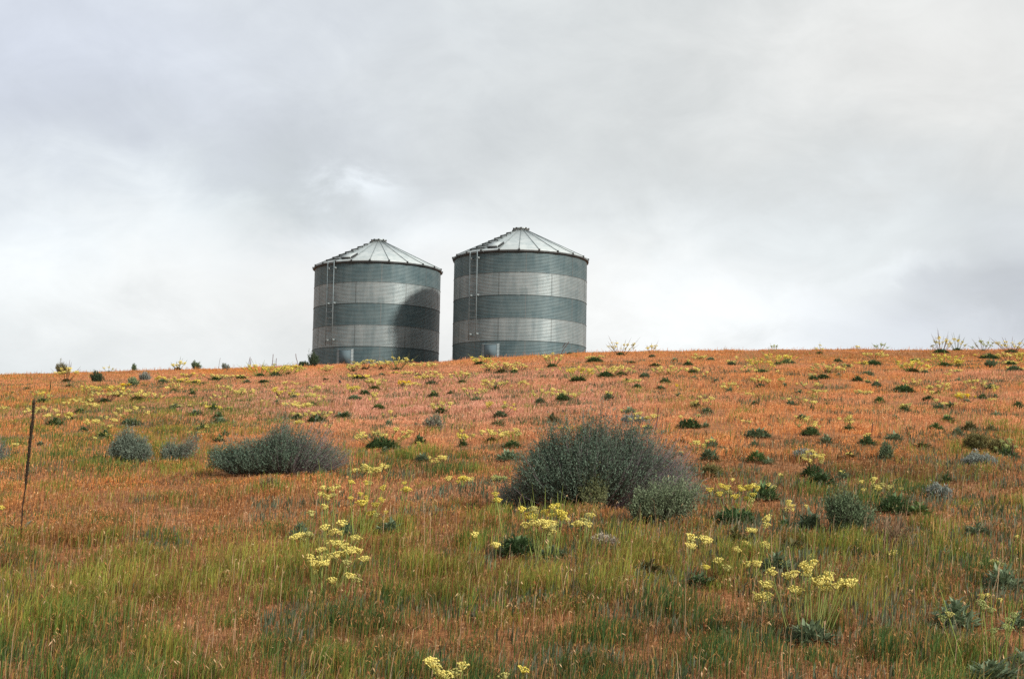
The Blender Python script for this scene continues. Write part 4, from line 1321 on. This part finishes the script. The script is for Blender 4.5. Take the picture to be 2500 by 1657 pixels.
SC = {'d': ((0.055, 0.085, 0.045), (0.1, 0.09, 0.06), .05), 's': ((0.23, 0.255, 0.22), (0.25, 0.23, 0.22), .15), 'k': ((0.17, 0.22, 0.11), (0.2, 0.2, 0.1), .05), 'p': ((0.19, 0.2, 0.14), (0.25, 0.19, 0.17), .55),
      'o': ((0.17, 0.15, 0.055), (0.2, 0.13, 0.07), .25), 'g': ((0.12, 0.165, 0.085), (0.16, 0.15, 0.1), .22), 't': ((0.2, 0.16, 0.08), (0.19, 0.12, 0.075), .96), 'w': ((0.36, 0.31, 0.25), (0.36, 0.29, 0.23), .4)}
for k, (px, py, wd_, ht_, tone, lab) in enumerate(SMALL):
    lc, tcx, dry = SC[tone]
    big = wd_ > 85
    ns = int(np.clip(wd_ * 5, 70, 900)) if tone != 't' else 110
    dscale = at(px, py).y / 11.0
    shrub('small_shrub', px, py, [(-wd_ * 0.08, ht_, wd_ * 0.85, wd_ * 0.8, int(ns * 0.8), dry, 0.05), (wd_ * 0.25, ht_ * 0.75, wd_ * 0.6, wd_ * 0.5, ns // 3, min(1, dry + 0.3), 0.2)],
          lab, 'shrub', lc, tcx, 13, 0.018 * max(1, dscale ** 0.6), (0.0013 if tone != 't' else 0.0022) * max(1, dscale ** 0.6), 60 + k, 'small shrubs on the hillside', gather=0.5, dome=0.30 if big else 0.5, spread=0.07 if tone != 's' else 0.3, rag=1.0)


# ------------------------------------------------------------------ dead stalks
def stalk(pts, dist_px, r0, r1, label, name='dead_stalk', col=(0.032, 0.022, 0.014), spike=0.0, leaves=False):
    g0 = at(*dist_px)
    D = g0.y
    root = empty(name, g0, label, 'dead stalk', 'dead stalks on the hillside')
    P = []
    for px, py in pts:
        r_ = ray(px, py)
        P.append([r_[0] * D - g0.x, 0.0, CAM_H + r_[2] * D - g0.z])
    P = np.array(P)
    P[0, 2] = min(P[0, 2], -0.03)
    n = max(24, int(40 * spike) + 24)
    t = np.linspace(0, len(P) - 1, n)
    Q = np.stack([np.interp(t, np.arange(len(P)), P[:, k]) for k in range(3)], -1)
    for _ in range(3):
        Q[1:-1] = (Q[:-2] + 2 * Q[1:-1] + Q[2:]) / 4
    f = np.linspace(0, 1, n)
    rad = r0 * (1 - f) + r1 * f
    rs = np.random.default_rng(int(px * 7 + py))
    rad = rad * (1 + rs.normal(0, 0.08, n))
    mb = MB()
    if spike:
        rad = np.where(f > 0.42, rad * (1 + spike * np.sin(np.clip((f - 0.42) / 0.58, 0, 1) ** 0.6 * np.pi * 0.80)), rad)
        rad = rad * (1 + rs.normal(0, 0.06, n))
    rad[-1] *= 0.4
    mb.tube(Q, rad, 7, 0, col)
    if spike:   # old seed capsules crowding the upper part
        for _ in range(420):
            k = rs.integers(int(n * 0.44), n - 1)
            a = rs.random() * 6.28
            c = Q[k] + np.array([math.cos(a), math.sin(a), 0]) * rad[k] + [0, 0, rs.normal(0, 0.008)]
            mb.add(ICO_V * [0.0045, 0.0045, 0.006] + c, [ICO_F], 0, np.array(col) * (0.6 + 0.9 * rs.random()))
    mb.build('spike' if spike else 'stem', M_TWIG, root)
    if leaves:
        lb = MB()
        for k in range(16):
            leaf_mesh(rs, lb, np.array([rs.normal(0, 0.015), rs.normal(0, 0.015), 0.0]), rs.random() * 6.28, R(50) + rs.normal(0, 0.3), 0.16 + 0.08 * rs.random(), 0.03, 0.6)
        o = lb.build('leaves', M_LEAF, root)
        o.color = (0.12, 0.12, 0.075, 1)
    return root


zx = lambda pts: [(q[0] / 4.24, 950 + q[1] / 4.24) for q in pts]
stalk(zx([(226, 1440), (228, 1340), (236, 1200), (260, 1040), (278, 870), (296, 700), (312, 520), (338, 320), (353, 100)]), (53, 1296), 0.0050, 0.0066,
      'tall dark dead stalk leaning slightly at the left edge', spike=0.45, leaves=True)
stalk([(119, 972), (122, 950), (125, 928)], (119, 972), 0.008, 0.009, 'short brown dead stalk above the tall stalk at left')
stalk([(17, 966), (18, 942)], (17, 966), 0.006, 0.006, 'thin dead stalk at the far left edge')
for pts, lab in [([(534, 903), (535, 888), (538, 873)], 'thin solitary dead stalk on the skyline farthest left'),
                 ([(608, 899), (608, 884), (611, 871)], 'left one of a close pair of dead stalks on the skyline'),
                 ([(612, 899), (612, 886), (613, 875)], 'right one of a close pair of dead stalks on the skyline'),
                 ([(664, 894), (666, 878), (667, 864)], 'taller dead stalk above the yellow flower mass'),
                 ([(674, 894), (674, 882), (675, 874)], 'shorter dead stalk above the yellow flower mass'),
                 ([(725, 894), (726, 882), (723, 874), (722, 863)], 'crooked dead stalk just left of the left bin'),
                 ([(1311, 866), (1311, 850), (1310, 839)], 'reddish dead stalk in front of the right bin'),
                 ([(1368, 864), (1376, 852), (1384, 842), (1389, 834)], 'dark leaning dead branch before the right bin, right one of two'),
                 ([(1366, 863), (1371, 850), (1378, 842), (1381, 836)], 'dark leaning dead branch before the right bin, left one of two'),
                 ([(2127, 1052), (2130, 1038), (2131, 1030)], 'short dead stalk above a green clump on the right slope'),
                 ([(2470, 1106), (2472, 1095), (2474, 1082)], 'short black dead stalk on the lower right slope'),
                 ([(1600, 1040), (1606, 1012), (1608, 994)], 'curved dead stalk behind the right side of the largest sagebrush')]:
    stalk(pts, pts[0], 0.016 if pts[0][1] < 900 else 0.007, 0.012 if pts[0][1] < 900 else 0.006, lab, col=(0.10, 0.045, 0.035))


# ------------------------------------------------------------------ two dark stones
def stone(px, py, wpx, hpx, label, seed):
    g0 = at(px, py)
    m = g0.y / FPX
    rs = np.random.default_rng(seed)
    bm = bmesh.new()
    bmesh.ops.create_icosphere(bm, subdivisions=3, radius=1.0)
    for v in bm.verts:
        q = v.co
        k = 1 + 0.16 * math.sin(q.x * 3.1 + seed) * math.cos(q.y * 2.7) + 0.10 * math.sin(q.z * 5 + q.x * 4)
        v.co = Vector((q.x * wpx * m * 0.5 * k, q.y * wpx * m * 0.45 * k, q.z * hpx * m * 0.75 * k + hpx * m * 0.3))
    me = bpy.data.meshes.new('stone')
    bm.to_mesh(me)
    bm.free()
    m_, nt = new_mat('dark stone')
    tcn = nt.n('ShaderNodeTexCoord')
    a, _ = nt.noise(tcn.outputs['Object'], 14, 5, 0.6)
    finish(nt, principled(nt, nt.mix(a, c4(0.03, 0.02, 0.018), c4(0.075, 0.05, 0.042)), 0.9))
    me.materials.append(m_)
    o = place('stone', me, None, g0)
    tag(o, label, 'stone', 'dark stones on the slope')


stone(830, 934, 8, 11, 'upright dark stone on the slope under the left bin', 3)
stone(1104, 918, 14, 8, 'low dark brown stone under the gap between the bins', 5)
